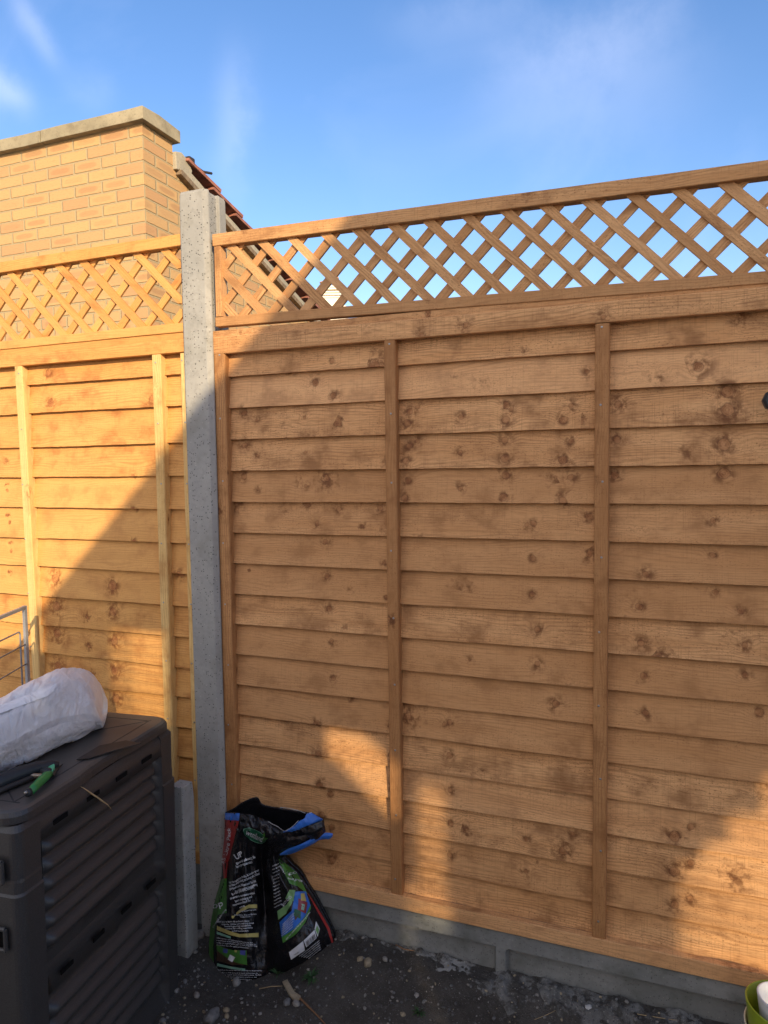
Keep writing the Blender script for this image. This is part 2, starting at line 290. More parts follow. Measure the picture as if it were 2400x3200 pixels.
# brick
t = NT('yellow_stock_brick'); u, v = t.uv()
row = t.math('FLOOR', t.math('DIVIDE', v, .075)); bv = t.math('FRACT', t.math('DIVIDE', v, .075))
uu = t.math('ADD', t.math('DIVIDE', u, .225), t.math('MULTIPLY', t.math('FLOORED_MODULO', row, 2.), .5))
bi = t.math('FLOOR', uu); bu = t.math('FRACT', uu)
wob = t.math('MULTIPLY', t.math('SUBTRACT', t.noise(t.xyz(u, v), 30, 2, .5), .5), .06)
mu = t.math('ADD', t.sm(t.math('ADD', bu, t.math('MULTIPLY', wob, .4)), .06, .04), t.sm(bu, .975, .99))
mv = t.math('ADD', t.sm(t.math('ADD', bv, wob), .16, .08), t.sm(t.math('ADD', bv, wob), .95, .985))
mort = t.math('MINIMUM', t.math('ADD', mu, mv), 1.)
idv, idc = t.white(t.xyz(bi, row)); sc = t.n.new('ShaderNodeSeparateColor'); t.l.new(idc, sc.inputs[0])
base = t.mix(sc.outputs[0], (.53, .335, .150), (.49, .305, .145)); base = t.mix(t.math('MULTIPLY', t.math('GREATER_THAN', sc.outputs[1], .82), .5), base, (.46, .25, .13))
ex = t.math('POWER', t.math('DIVIDE', t.math('ABSOLUTE', t.math('SUBTRACT', bu, .5)), .36), 4.); ey = t.math('POWER', t.math('DIVIDE', t.math('ABSOLUTE', t.math('SUBTRACT', bv, .56)), .25), 2.)
bl = t.math('MULTIPLY', t.sm(t.math('ADD', ex, t.math('ADD', ey, t.math('MULTIPLY', wob, 8.))), 1.5, .25), t.sm(sc.outputs[2], .35, .9))
sp = t.noise(t.xyz(u, v), 130, 3, .7); n3 = t.noise(t.xyz(t.math('MULTIPLY', u, 1.), t.math('MULTIPLY', v, 3.)), 40, 3, .6)
base = t.mix(t.math('MULTIPLY', bl, .7), base, (.39, .22, .105)); base = t.mix(t.math('MULTIPLY', t.sm(n3, .5, .75), .35), base, (.38, .19, .08)); base = t.mix(t.math('MULTIPLY', t.sm(sp, .66, .74), .7), base, (.10, .05, .03))
mc = t.mix(t.noise(t.xyz(u, v), 60, 3, .6), (.43, .335, .19), (.36, .28, .155))
c = t.mix(mort, base, mc)
t.bump(t.math('SUBTRACT', t.math('MULTIPLY', n3, .3), mort), .9, .006); M['brick'] = t.fin(c, .85, spec=.2)
# soil
t = NT('dark_soil'); o = t.obj(); n1 = t.noise(o, 6, 5, .65); n2 = t.noise(o, 60, 5, .75); n3 = t.noise(o, 260, 3, .7)
c = t.mix(t.sm(n1, .3, .7), (.055, .049, .042), (.105, .096, .084)); c = t.mix(t.sm(n2, .52, .75), c, (.125, .117, .105))
c = t.mix(t.sm(n3, .62, .72), c, (.26, .24, .21))
t.bump(t.math('ADD', n2, t.math('MULTIPLY', n3, .5)), 1., .012); M['soil'] = t.fin(c, .95, spec=.15)
for i, cc in enumerate([(.22, .205, .18), (.14, .137, .13), (.26, .21, .135), (.085, .082, .078), (.42, .41, .39)]):
    M['stone%d' % i] = plain('pebble_%d' % i, cc, .85, var=.3, vs=50, bs=.5)
M['dark_brick'] = plain('house_wall', (.36, .22, .15), .9)
M['hmetal'] = plain('steel_blade', (.035, .030, .027), .6, .2)
M['paving'] = plain('bounce_paving', (.52, .49, .44), .9, var=.1, vs=3)
M['pale_wall'] = plain('bounce_wall', (.70, .66, .58), .9, var=.05, vs=3)  # pale so the unseen gable bounces light into the shaded fence
# ------------------------------------------------------------------ mesh helpers
def link(o, parent=None):
    COL.objects.link(o)
    if parent: o.parent = parent
    return o
def tag(o, label=None, cat=None, group=None, kind=None):
    for k, v in (('label', label), ('category', cat), ('group', group), ('kind', kind)):
        if v: o[k] = v
    return o
def empty(name, loc, label, cat, group=None):
    o = bpy.data.objects.new(name, None); o.location = loc; o.empty_display_size = .05; link(o)
    return tag(o, label, cat, group)
class MB:
    """collects verts / faces with two uv maps"""
    def __init__(s): s.v = []; s.f = []; s.uv = []; s.kn = []; s.mi = []
    def face(s, ids, uvs=None, kn=None, mi=0):
        s.f.append(ids); s.uv.append(uvs or [(0, 0)] * len(ids)); s.kn.append(kn or uvs or [(0, 0)] * len(ids)); s.mi.append(mi)
    def box(s, lo, hi, axis=0, M4=None, off=None, mi=0, taper=0.):
        off = off or (random.uniform(0, 50), random.uniform(0, 50))
        b = len(s.v); cs = [(x, y, z) for x in (lo[0], hi[0]) for y in (lo[1], hi[1]) for z in (lo[2], hi[2])]
        for c in cs: p = Vector(c); s.v.append(M4 @ p if M4 else p)
        for q in ((0, 1, 3, 2), (4, 6, 7, 5), (0, 4, 5, 1), (2, 3, 7, 6), (0, 2, 6, 4), (1, 5, 7, 3)):
            pts = [cs[i] for i in q]; nax = [a for a in range(3) if len({p[a] for p in pts}) == 1]; nax = nax[0] if nax else 0
            ot = [a for a in range(3) if a not in (axis,)]
            vv = [a for a in ot if a != nax][-1] if nax != axis else ot[1]; uu_ = axis if nax != axis else ot[0]
            uv = [(p[uu_] + off[0], p[vv] + off[1] + nax * .3) for p in pts]
            s.face([b + i for i in q], uv, None, mi)
    def grid(s, P, uv=None, kn=None, mi=0, flip=False, closed=False):
        nu, nv = len(P), len(P[0]); b = len(s.v)
        for r in P:
            for p in r: s.v.append(Vector(p))
        for i in range(nu - 1):
            for j in range(nv if closed else nv - 1):
                j2 = (j + 1) % nv
                q = [(i, j), (i + 1, j), (i + 1, j2), (i, j2)]
                if flip: q.reverse()
                s.face([b + a * nv + c for a, c in q], [uv[a][c] for a, c in q] if uv else None, [kn[a][c] for a, c in q] if kn else None, mi)
    def tube(s, pts, r, n=8, mi=0, cap=True):
        pts = [Vector(p) for p in pts]; rings = []
        rs = r if isinstance(r, (list, tuple)) else [r] * len(pts); up = None
        for i, p in enumerate(pts):
            d = (pts[min(i + 1, len(pts) - 1)] - pts[max(i - 1, 0)]).normalized()
            if up is None: up = Vector((0, 0, 1)) if abs(d.z) < .9 else Vector((1, 0, 0))
            a = d.cross(up).normalized(); b_ = a.cross(d).normalized(); up = b_
            rings.append([p + (a * math.cos(2 * math.pi * k / n + math.pi / n) + b_ * math.sin(2 * math.pi * k / n + math.pi / n)) * rs[i] for k in range(n)])
        b = len(s.v); s.grid(rings, closed=True, mi=mi)
        if cap:
            s.face([b + k for k in range(n)][::-1], mi=mi); e = b + (len(pts) - 1) * n; s.face([e + k for k in range(n)], mi=mi)
    def lathe(s, prof, c=(0, 0, 0), n=32, M4=None, mi=0, closed=True):
        P = []
        for r, z in prof:
            P.append([(M4 @ Vector((r * math.cos(2 * math.pi * k / n), r * math.sin(2 * math.pi * k / n), z)) if M4 else Vector((c[0] + r * math.cos(2 * math.pi * k / n), c[1] + r * math.sin(2 * math.pi * k / n), c[2] + z))) for k in range(n)])
        s.grid(P, closed=True, mi=mi, flip=True)
    def build(s, name, mats, parent=None, smooth=False, bevel=0., seg=1, fix=True, origin=None):
        me = bpy.data.meshes.new(name)
        org = Vector(origin) if origin is not None else Vector((0, 0, 0))
        me.from_pydata([tuple(Vector(p) - org) for p in s.v], [], s.f)
        for nm, src in (('UVMap', s.uv), ('Knots', s.kn)):
            l = me.uv_layers.new(name=nm)
            flat = [c for f in src for uv in f for c in uv]; l.data.foreach_set('uv', flat)
        me.polygons.foreach_set('material_index', s.mi)
        for m in (mats if isinstance(mats, (list, tuple)) else [mats]): me.materials.append(M[m])
        if fix or bevel:
            bm = bmesh.new(); bm.from_mesh(me)
            if bevel:
                bmesh.ops.remove_doubles(bm, verts=bm.verts, dist=1e-5)
                bmesh.ops.recalc_face_normals(bm, faces=bm.faces)
                es = [e for e in bm.edges if len(e.link_faces) == 2 and e.calc_face_angle(0) > .6]
                bmesh.ops.bevel(bm, geom=es, offset=bevel, segments=seg, affect='EDGES', profile=.5, clamp_overlap=True)
            else: bmesh.ops.recalc_face_normals(bm, faces=bm.faces)
            bm.to_mesh(me); bm.free()
        if smooth:
            me.polygons.foreach_set('use_smooth', [True] * len(me.polygons))
        o = bpy.data.objects.new(name, me)
        if parent is not None:
            o.matrix_parent_inverse = Matrix.Identity(4)
            o.location = org - parent_world(parent)
        else: o.location = org
        link(o, parent); return o
def parent_world(p):
    v = Vector(p.location)
    while p.parent: p = p.parent; v += Vector(p.location)
    return v
def nz(*a, s=1.): return mn.noise(Vector(a) * s)
def part(mb, name, mat, root, **k): return mb.build(name, mat, root, origin=parent_world(root), **k)

# ------------------------------------------------------------------ SHADOW CASTERS: unseen gable and boards added behind the photographer
YH = -4.3
def back(x, z, y=YH):  # where the sun ray that reaches fence point (x,0,z) crosses plane y
    t_ = -y / -SUN.y; return (x + SUN.x * t_, z + SUN.z * t_)
# thin gable for the unseen building, shaped to cast the diagonal shade edge
e0 = back(-.825, .78); sl = .976; DEP = .30
hx0, hz0 = e0; hxr = hx0 + 3.8; hzr = hz0 + sl * (hxr - hx0); hx1 = hxr + (hxr - hx0)
shade_gable = empty('shade_gable', (hxr, YH, -.27), 'unseen thin gable behind the photographer, shaped to shade the fence', 'shade_gable')
base_z = -.3
mb = MB(); P = []
for y in (YH, YH + .25):
    P.append([(hx0, y, hz0), (hxr, y, hzr), (hx1, y, hz0)])
mb.grid(P, closed=True); mb.face([0, 1, 2]); mb.face([3, 4, 5])
part(mb, 'gable_wall', 'pale_wall', shade_gable)
for sg in (0, 1):
    mb = MB(); ang = math.atan(sl); L = (hxr - hx0) / math.cos(ang)
    d = Vector((math.cos(ang), 0, math.sin(ang))) if sg == 0 else Vector((-math.cos(ang), 0, math.sin(ang)))
    n = Vector((-math.sin(ang), 0, math.cos(ang))) if sg == 0 else Vector((math.sin(ang), 0, math.cos(ang)))
    A = Vector((hx0 if sg == 0 else hx1, 0, hz0)); b = len(mb.v)
    for y in (YH - .002, YH + DEP):
        for q_ in (A, A + d * L, A + d * L + n * .03, A + n * .03): mb.v.append(Vector((q_.x, y, q_.z + .002)))
    for q_ in ((0, 1, 2, 3), (7, 6, 5, 4), (0, 4, 5, 1), (1, 5, 6, 2), (2, 6, 7, 3), (3, 7, 4, 0)): mb.face([b + k for k in q_])
    part(mb, 'roof', 'tile', shade_gable)
# openings added to the gable to make light patches: rectangles given where their sun patch falls on the fence (x0, z0, x1, z1), and how much added slats fill them
OPEN = []
for k in range(11):      # slanting slot added in place of window-reflected light
    xa = .345 + .023 * k; xm = xa + .0115
    OPEN.append((xa, .40 if xm < .37 else .40 - (xm - .37) * .86, xa + .023, .50 if xm < .48 else .50 - (xm - .48) ** 1.5 * 2.2, .02))
OPEN += [(.655, -.1, .76, .37, .36), (.5985, -.35, .655, .03, .55),
        (1.40, -.35, 1.46, .28, .3), (1.46, -.35, 1.52, .33, .15), (1.52, -.35, 1.60, .42, .1), (1.60, -.35, 1.95, .54, .05),
        (-.52, .42, -.42, .76, .4), (-.42, .42, -.26, .775, .12), (-.70, .40, -.66, .66, .6)]
cells = [back(o_[0], o_[1]) + back(o_[2], o_[3]) + (o_[4],) for o_ in OPEN]
Xw = sorted({hx0, hx1, *[c for q_ in cells for c in (q_[0], q_[2])]}); Zw = sorted({base_z, hz0 - .001, *[min(c, hz0 - .001) for q_ in cells for c in (q_[1], q_[3])]})
mb = MB()
for j in range(len(Zw) - 1):
    for i in range(len(Xw) - 1):
        cxm, czm = (Xw[i] + Xw[i + 1]) / 2, (Zw[j] + Zw[j + 1]) / 2
        if any(q_[0] < cxm < q_[2] and q_[1] < czm < q_[3] for q_ in cells): continue
        mb.box((Xw[i], YH, Zw[j]), (Xw[i + 1], YH + .028, Zw[j + 1]))
part(mb, 'wall', 'pale_wall', shade_gable, fix=False)
for q_ in cells:
    z = q_[1]
    while z < min(q_[3], hz0):
        mb = MB(); mb.box((q_[0], YH + .004, z), (q_[2], YH + .024, min(z + .034 * q_[4], hz0))); z += .034
        part(mb, 'shade_slat', 'oldwood', shade_gable, fix=False)  # slats added to dim each light patch
# unseen boards added to keep sun off the bin and low fence
YF = -3.1
def backf(x, z): return back(x, z, YF)
ff = empty('shade_boards', (1, YF, -.27), 'tall unseen boards added behind the photographer to block low sun', 'fence')
mb = MB(); fx0 = backf(-3.2, 0)[0]; fx1 = backf(-.78, 0)[0]; ftop = backf(0, .66)[1]
op = backf(-.53, .42) + backf(-.24, .79)
steps = 30
for i in range(steps):
    xa = fx0 + (fx1 - fx0) * i / steps; xb = fx0 + (fx1 - fx0) * (i + 1) / steps
    mb.box((xa + .001, YF - .02, -.3), (xb - .001, YF, ftop + .01 * math.sin(i * 2.1)))
part(mb, 'board_panel', 'wood', ff)

# ------------------------------------------------------------------ FENCE PANELS
def box_part(name, lo, hi, axis, mat, root, bevel=.0015, M4=None):
    mb = MB(); mb.box(lo, hi, axis, M4); return part(mb, name, mat, root, bevel=bevel)
def boards(x0, x1, bounds, ztop, mat, root, wave=.0012, gsz=3, coarse=0., ybase=0.):
    """overlapping lap boards; bounds = z of the visible lower edges, top to bottom"""
    mb = MB(); n = int((x1 - x0) / .012)
    prev = ztop; grp = 0
    for k, zb in enumerate(bounds):
        if k % gsz == 0: grp += 1; go = random.uniform(0, 30)
        zt = min(prev + .028, ztop + .03); sd = random.uniform(0, 90)
        uo = random.uniform(0, 40); vo = random.uniform(0, 40); jit = random.uniform(-.006, .006)
        rows = [(zt, .0190), (zb + (zt - zb) * .75, .0150), (zb + (zt - zb) * .5, .0095), (zb + (zt - zb) * .25, .006), (zb + .0015, .0012)]
        P = []; U = []; K = []
        for i in range(n + 1):
            x = x0 + (x1 - x0) * i / n
            wv = wave * (nz(x * 2.3, sd, 0) * 2.2 + nz(x * 14, sd, 3) * .8) + .0010 * nz(x * 90, sd, 1)
            if coarse and zb < coarse: wv += .0045 * nz(x * 7, sd, 5) + .002 * nz(x * 60, sd, 9)
            bulge = -.0015 + .0038 * nz(x * 3.1, sd, 7) + .0012 * nz(x * 11, sd, 2)
            col = []; uc = []; kc = []
            for j, (z, y) in enumerate(rows):
                f = j / 4
                zz = z + (wv if j >= 3 else 0) * (1 if j == 4 else .3)
                yy = ybase + y + bulge * f
                col.append((x, yy, zz)); uc.append((x + uo, zz + vo)); kc.append((x + go + jit, (zz - zb) + grp * .25 + .02))
            # underside
            col.append((x, ybase + .0080 + bulge, zb + wv + .0005)); uc.append((x + uo, zb + vo - .01)); kc.append((x + go + jit, grp * .25 + .01))
            col.append((x, ybase + .0085 + bulge, zb + wv + .024)); uc.append((x + uo, zb + vo - .02)); kc.append((x + go + jit, grp * .25))
            P.append(col); U.append(uc); K.append(kc)
        mb.grid(P, U, K, flip=True)
        # back skin so that the board has thickness
        B = [[(c[0][0], ybase + .0265, c[0][2]), (c[0][0], ybase + .0255, c[4][2] + .004)] for c in P]
        mb.grid(B, [[(a[0][0], a[0][2] + vo), (a[0][0], a[1][2] + vo)] for a in B], None)
        prev = zb
    return part(mb, 'board_panel', mat, root, fix=False)
NAIL = None
def nails(bat, x, zs, y):
    global NAIL
    if NAIL is None:
        mb = MB(); mb.lathe([(.0001, .0008), (.0024, .0006), (.0032, 0), (.0032, -.002)], M4=Matrix.Rotation(math.pi / 2, 4, 'X'), n=8)
        NAIL = mb.build('nail', 'galv', None); COL.objects.unlink(NAIL)
    for z in zs:
        c = NAIL.copy(); COL.objects.link(c); c.parent = bat; c.name = 'nail'
        c.location = Vector((x + random.uniform(-.004, .004), y - .0005, z)) - parent_world(bat)
PY = -.020   # front of frames
def panel(x0, x1, bats, bounds, ztop, zrail, zbot, mat, bmat, label, coarse=0., gsz=3):
    root = empty('fence_panel', ((x0 + x1) / 2, 0, zbot[0]), label, 'fence panel', 'wooden lap fence panels with lattice above')
    boards(x0, x1, bounds, ztop, 'wood_r' if mat == 'wood' else 'wood_l', root, coarse=coarse, gsz=gsz)
    zr0, zr1 = zrail
    mb = MB(); mb.box((x0, PY - .002, zr0), (x1, .0, zr1), 0); part(mb, 'top_rail', bmat, root, bevel=.0015)
    mb = MB(); mb.box((x0, PY + .006, zr1 - .001), (x1, .030, zr1 + .022), 0); part(mb, 'capping', bmat, root, bevel=.0015)
    mb = MB(); mb.box((x0, PY - .004, zbot[0]), (x1, .0, zbot[1]), 0); part(mb, 'bottom_rail', bmat, root, bevel=.002)
    for (bx, w, bm_, z0, z1, lean) in bats:
        mb = MB(); n = 24; P = []; U = []; off = random.uniform(0, 60)
        for i in range(n + 1):
            z = z0 + (z1 - z0) * i / n; xx = bx + lean * (i / n - 1) + .0012 * nz(z * 3, bx, 1)
            ww = w / 2 + .0006 * nz(z * 9, bx, 4)
            ring = [(xx - ww, .012), (xx - ww, PY + .003), (xx - ww + .0025, PY), (xx + ww - .0025, PY), (xx + ww, PY + .003), (xx + ww, .012)]
            P.append([(a, b_, z) for a, b_ in ring]); U.append([(z + off, b_ * 3 + a + off) for a, b_ in ring])
        mb.grid(P, U); b = len(mb.v)
        mb.v += [Vector(p) for p in P[-1]]; mb.face([b + k for k in range(6)]); mb.v += [Vector(p) for p in P[0]]; mb.face([b + 6 + k for k in range(6)])
        o = part(mb, 'batten', bm_, root)
        step = .1024; nails(o, bx, [z0 + .05 + step * 2 * k for k in range(int((z1 - z0) / (2 * step)) + 1)], PY)
    return root
ZR = [.1024 * (17 - k) for k in range(1, 18)]; ZR[-1] = .010
pr_ = panel(-.0155, 1.83, [(.012, .042, 'batten', .02, 1.722, 0), (.605, .036, 'batten', .012, 1.716, .0), (1.208, .037, 'batten', .012, 1.710, 0), (1.81, .036, 'batten', .01, 1.70, 0)],
      ZR, 1.745, (1.712, 1.766), (-.030, .014), 'wood', 'wood', 'brown lap fence panel mostly in shade, right of the concrete post', gsz=1)
ZL = [1.659, 1.554, 1.428, 1.317, 1.203, 1.087, .981, .868, .758, .651, .545, .44, .335, .23, .125, .02]
panel(-1.95, -.115, [(-.238, .036, 'batten_new', .012, 1.728, 0), (-.862, .036, 'batten_new', .012, 1.736, -.03), (-.131, .02, 'batten_new', .012, 1.725, 0), (-1.47, .036, 'batten_new', .012, 1.736, 0)],
      ZL, 1.75, (1.728, 1.772), (-.030, .014), 'wood_new', 'wood_new', 'golden lap fence panel half in sun, left of the concrete post', coarse=.80, gsz=4)
# ------------------------------------------------------------------ TRELLIS
def trellis(x0, x1, zb, zt, cf_, cr_, sp, label, mat, zfun, stile):
    root = empty('trellis_panel', ((x0 + x1) / 2, 0, zb), label, 'trellis', 'diagonal lattice panels on top of the fence')
    z0, z1 = zb + .030, zt - .038       # opening
    for lay in (0, 1):
        mb = MB(); c0 = cf_ if lay == 0 else cr_
        ymid = -.004 if lay == 0 else .0045
        k0 = int(math.floor(((x0 + z0 - c0) if lay == 0 else (x0 - z1 - c0)) / sp)) - 1
        for k in range(k0, k0 + int((x1 - x0 + .6) / sp) + 4):
            c = c0 + sp * k + random.uniform(-.003, .003); hw = .0129 + random.uniform(-.0009, .0009); hw *= math.sqrt(2)
            za, zc = z0 - .012, z1 + .012
            # centre line x + z = c (front) or x - z = c (rear)
            X = (lambda z: c - z) if lay == 0 else (lambda z: c + z)
            if max(X(za), X(zc)) + hw < x0 or min(X(za), X(zc)) - hw > x1: continue
            zlo, zhi = za, zc
            if lay == 0:
                zlo = max(zlo, c + hw - x1 if c + hw - zlo > x1 else zlo); zhi = min(zhi, c - hw - x0 if c - hw - zhi < x0 else zhi)
            else:
                zlo = max(zlo, x0 - c + hw if c - hw + zlo < x0 else zlo); zhi = min(zhi, x1 - c - hw if c + hw + zhi > x1 else zhi)
            if zhi - zlo < .02: continue
            b = len(mb.v); of = random.uniform(0, 80); th = .0042
            n = 6; P = []; U = []
            for i in range(n + 1):
                z = zlo + (zhi - zlo) * i / n; xx = X(z); w_ = hw + .0007 * nz(z * 30, c, lay)
                ring = [(xx - w_, ymid + th), (xx - w_, ymid - th), (xx + w_, ymid - th), (xx + w_, ymid + th)]
                P.append([(a, b_, z + zfun(a)) for a, b_ in ring]); U.append([(z * 1.41 + of, (a - xx) * .7 + b_ + of) for a, b_ in ring])
            mb.grid(P, U, closed=True)
            mb.face([b + q for q in range(4)]); e = b + n * 4; mb.face([e + q for q in range(4)])
        part(mb, 'lattice', mat, root)
    def rail(za, zb_, name, ya, yb):
        mb = MB(); n = 20; P = []; U = []; of = random.uniform(0, 60)
        for i in range(n + 1):
            x = x0 + (x1 - x0) * i / n; dz = zfun(x) + .0012 * nz(x * 4, za, 1)
            ring = [(yb, za), (ya, za), (ya, zb_), (yb, zb_)]
            P.append([(x, y, z + dz) for y, z in ring]); U.append([(x + of, y * 2 + z + of) for y, z in ring])
        mb.grid(P, U, closed=True); b = 0; mb.face([0, 1, 2, 3]); e = n * 4; mb.face([e, e + 1, e + 2, e + 3])
        return part(mb, name, mat, root, bevel=.0015)
    rail(zt - .038, zt, 'top_rail', -.022, .016); rail(zb, zb + .030, 'bottom_rail', -.018, .012)
    if stile is not None:
        mb = MB(); x = stile; mb.box((x - .012, -.020, zb + .0305 + zfun(x)), (x + .012, .014, zt - .0385 + zfun(x)), 2); part(mb, 'stile', mat, root, bevel=.0015)
    return root
zfR = lambda x: .020 * (1 - x / 1.2)
trellis(.0, 1.83, 1.781, 2.074, 2.762, -1.279, .1108, 'brown diagonal lattice on top of the shaded fence panel', 'slat', zfR, .016)
trellis(-1.95, -.115, 1.795, 2.112, 1.643, -2.469, .1155, 'sunlit orange diagonal lattice left of the concrete post, in front of the brick wall', 'wood_new', lambda x: 0., None)
for (a, b_) in (((725, 472), (737, 469)), ((732, 470), (745, 474)), ((700, 478), (708, 484))):
    pass

# ------------------------------------------------------------------ CONCRETE POST AND GRAVEL BOARDS
mb = MB()
sec = [(-.112, -.036), (-.106, -.042), (-.018, -.042), (-.006, -.030), (-.004, -.0235), (-.017, -.0225), (-.017, .031), (-.006, .033), (-.006, .070), (-.016, .078), (-.104, .078), (-.112, .070), (-.112, .033), (-.100, .031), (-.100, -.0225), (-.113, -.0235)]
zs = [-.45, -.1, .3, .7, 1.1, 1.5, 1.9, 2.18, 2.226, 2.236]; P = []
for i, z in enumerate(zs):
    s_ = 1. if i < 8 else (.99 if i == 8 else .93)
    P.append([(-.059 + (x + .059) * s_, (y - .018) * s_ + .018, z) for x, y in sec])
mb.grid(P, closed=True); b = (len(zs) - 1) * len(sec); mb.face([b + k for k in range(len(sec))])
post = mb.build('concrete_post', 'post', None, origin=(-.059, 0, -.27), bevel=.0025, seg=2)
tag(post, 'tall pitted grey concrete post between the two fence panels', 'post')
def gravel_board(x0, x1, ribs, label):
    mb = MB(); zt, zb = -.0315, -.36; y0 = -.017
    zs_ = []
    # front as grid: columns with recess, rows with recess
    xs_ = [x0]
    for r in ribs: xs_ += [r - .022, r - .014, r + .014, r + .022]
    xs_ += [x1]
    def y(x, z):
        rx = min([abs(x - r) for r in ribs] + [9]); dx = min(1, max(0, (rx - .0145) / .0075)); dz = min(1, max(0, (zt - .050 - z) / .010))
        return y0 + .019 * min(dx, dz)
    n = 60; X_ = sorted(set(xs_ + [x0 + (x1 - x0) * i / n for i in range(n + 1)])); Z_ = [zt, zt - .025, zt - .050, zt - .060, zt - .09, zt - .12, zt - .20, zb]
    P = [[(x, y(x, z) + .0009 * nz(x * 9, z * 9, 2), z) for z in Z_] for x in X_]
    mb.grid(P, flip=True)
    mb.grid([[(x, y0, zt), (x, y0 + .045, zt)] for x in X_]); mb.grid([[(x, y0 + .045, zt), (x, y0 + .045, zb)] for x in X_])
    o = mb.build('gravel_board', 'gravelboard', None, origin=((x0 + x1) / 2, 0, -.27), fix=True)
    return tag(o, label, 'gravel board', 'concrete gravel boards under the fence')
gravel_board(-.0165, 1.84, [.930], 'long grey concrete gravel board with recessed face under the shaded fence panel')
gravel_board(-1.95, -.1005, [-1.0], 'dark concrete gravel board under the left fence panel, mostly hidden behind the bin')

# ------------------------------------------------------------------ STUB POST
r = random.Random(3)
tl, tr = py(368, 1690, -.13), py(402, 1700, -.13); bl = py(387, 2055, -.13); brt = py(415, 2065, -.13)
mb = MB(); P = []
zt = .298; 
for i in range(13):
    f = i / 12; z = -.35 + (zt + .35) * f; s_ = 1 - (.10 if i == 12 else 0)
    cxm = -.106 - .012 * f; w = .028 * s_; dpt = .030 * s_
    ring = [(-w, -dpt + .012), (-w + .014, -dpt), (w - .004, -dpt), (w, -dpt + .004), (w, dpt), (-w, dpt)]
    P.append([(cxm + a + .0012 * nz(z * 20, a * 30, 1), -.135 + .02 * f + b_ + .0012 * nz(z * 20, b_ * 30, 4), z) for a, b_ in ring])
mb.grid(P, closed=True); b = 12 * 6; mb.face([b + k for k in range(6)])
tag(mb.build('concrete_stub', 'post', None, origin=(-.11, -.13, -.27), bevel=.0015), 'short pale concrete stub standing between the black bin and the fence', 'concrete stub')

# ------------------------------------------------------------------ GROUND
def sm01(x, a, b): t_ = max(0, min(1, (x - a) / (b - a))); return t_ * t_ * (3 - 2 * t_)
def ground_z(x, y):
    rise = .108 * sm01(y, -.34, -.03) * sm01(x, .12, .42)
    return -.27 + rise + .010 * nz(x * 3, y * 3, 1) + .005 * nz(x * 11, y * 11, 2)
mb = MB(); P = []
xsG = list(np.concatenate([[-40, -15, -6, -3, -2], np.arange(-1.2, 2.4, .018), [3, 5, 9, 20, 40]])); ysG = list(np.concatenate([[-40, -15, -8, -5, -3, -2, -1.5], np.arange(-1.1, .06, .018), [.5, 1, 3, 8, 20, 60]]))
for x in xsG:
    P.append([(x, y, ground_z(x, min(y, 0)) + (.007 * nz(x * 38, y * 38, 5) + .004 * nz(x * 100, y * 100, 8) if -1.2 < x < 2.4 and -1.1 < y < .06 else 0)) for y in ysG])
mb.grid(P, flip=True)
tag(mb.build('ground', 'soil', None, smooth=True, fix=False), 'dark garden soil with grit below the fence', kind='structure')
mb = MB(); mb.grid([[(x, y, -.262 + .002 * nz(x, y, 1)) for y in (-12, -6, -3.2, -1.75)] for x in (-9, -4, 0, 3, 8, 14)], flip=True)
tag(mb.build('bounce_sheet', 'paving', None, fix=False), 'unseen pale paving added around the photographer to bounce light', kind='structure')  # sheet added out of view to reflect light onto the shaded fence
# concrete haunch along the gravel board
def foot_w(x):
    wd = (.050 + .10 * sm01(x, .68, 1.05) + .12 * sm01(x, 1.05, 1.5)) * (.8 + .6 * nz(x * 5, 1, 1)) + .03 * nz(x * 21, 4, 1) + .012 * nz(x * 60, 2, 1)
    return max(.012, wd * (.45 if .50 < x < .74 else 1))
def foot_z(x, y):
    f = min(1, max(0, -y / foot_w(x)))
    return ground_z(x, y) + .006 * (1 - f ** 2) + .014 * nz(x * 13, y * 13, 3) * (1 - f * .5) + .009 * nz(x * 42, y * 42, 5) + .004 * nz(x * 105, y * 105, 5) - .001
mb = MB(); P = []
for i in range(420):
    x = .30 + 1.75 * i / 419; wd = foot_w(x)
    P.append([(x, -.004 - wd * j / 33, foot_z(x, -wd * j / 33) - .012 * (j > 31)) for j in range(34)])
mb.grid(P)
tag(mb.build('concrete_footing', 'footing', None, smooth=True), 'rough grey concrete footing spilling out along the gravel board', kind='structure')
def surf_z(x, y):
    g = ground_z(x, y)
    return max(g, foot_z(x, y)) if x > .31 and -y < foot_w(x) else g
# pebbles
def rock(mb, c, r, sq=.7, seed=0, mi=0, sub=1):
    bm = bmesh.new(); bmesh.ops.create_icosphere(bm, subdivisions=sub, radius=1)
    rot = Matrix.Rotation(seed * 1.7, 3, 'Z') @ Matrix.Rotation(seed * .9, 3, 'X') @ Matrix.Diagonal((1., .75, sq))
    b = len(mb.v)
    for v in bm.verts:
        p = rot @ (v.co * (1 + .28 * mn.noise(v.co * 1.7 + Vector((seed, 0, 0))))); mb.v.append(Vector(c) + Matrix.Rotation(seed * 2.3, 3, 'Z') @ p * r)
    for f in bm.faces: mb.face([b + v.index for v in f.verts], mi=mi)
    bm.free()
mb = MB(); r = random.Random(11)
for i in range(9500):
    x = r.uniform(-.15, 1.75); y = -r.random() ** .9 * .75 - .02
    rad = .0010 + .0060 * r.random() ** 5
    rock(mb, (x, y, surf_z(x, y) + rad * .2), rad, .7, i * .37, r.choice((0, 0, 1, 1, 2, 3, 3, 3)), 1)
tag(mb.build('gravel', ['stone0', 'stone1', 'stone2', 'stone3'], None, smooth=True, fix=False), 'small grit and pebbles scattered on the dark soil', 'gravel', kind='stuff')
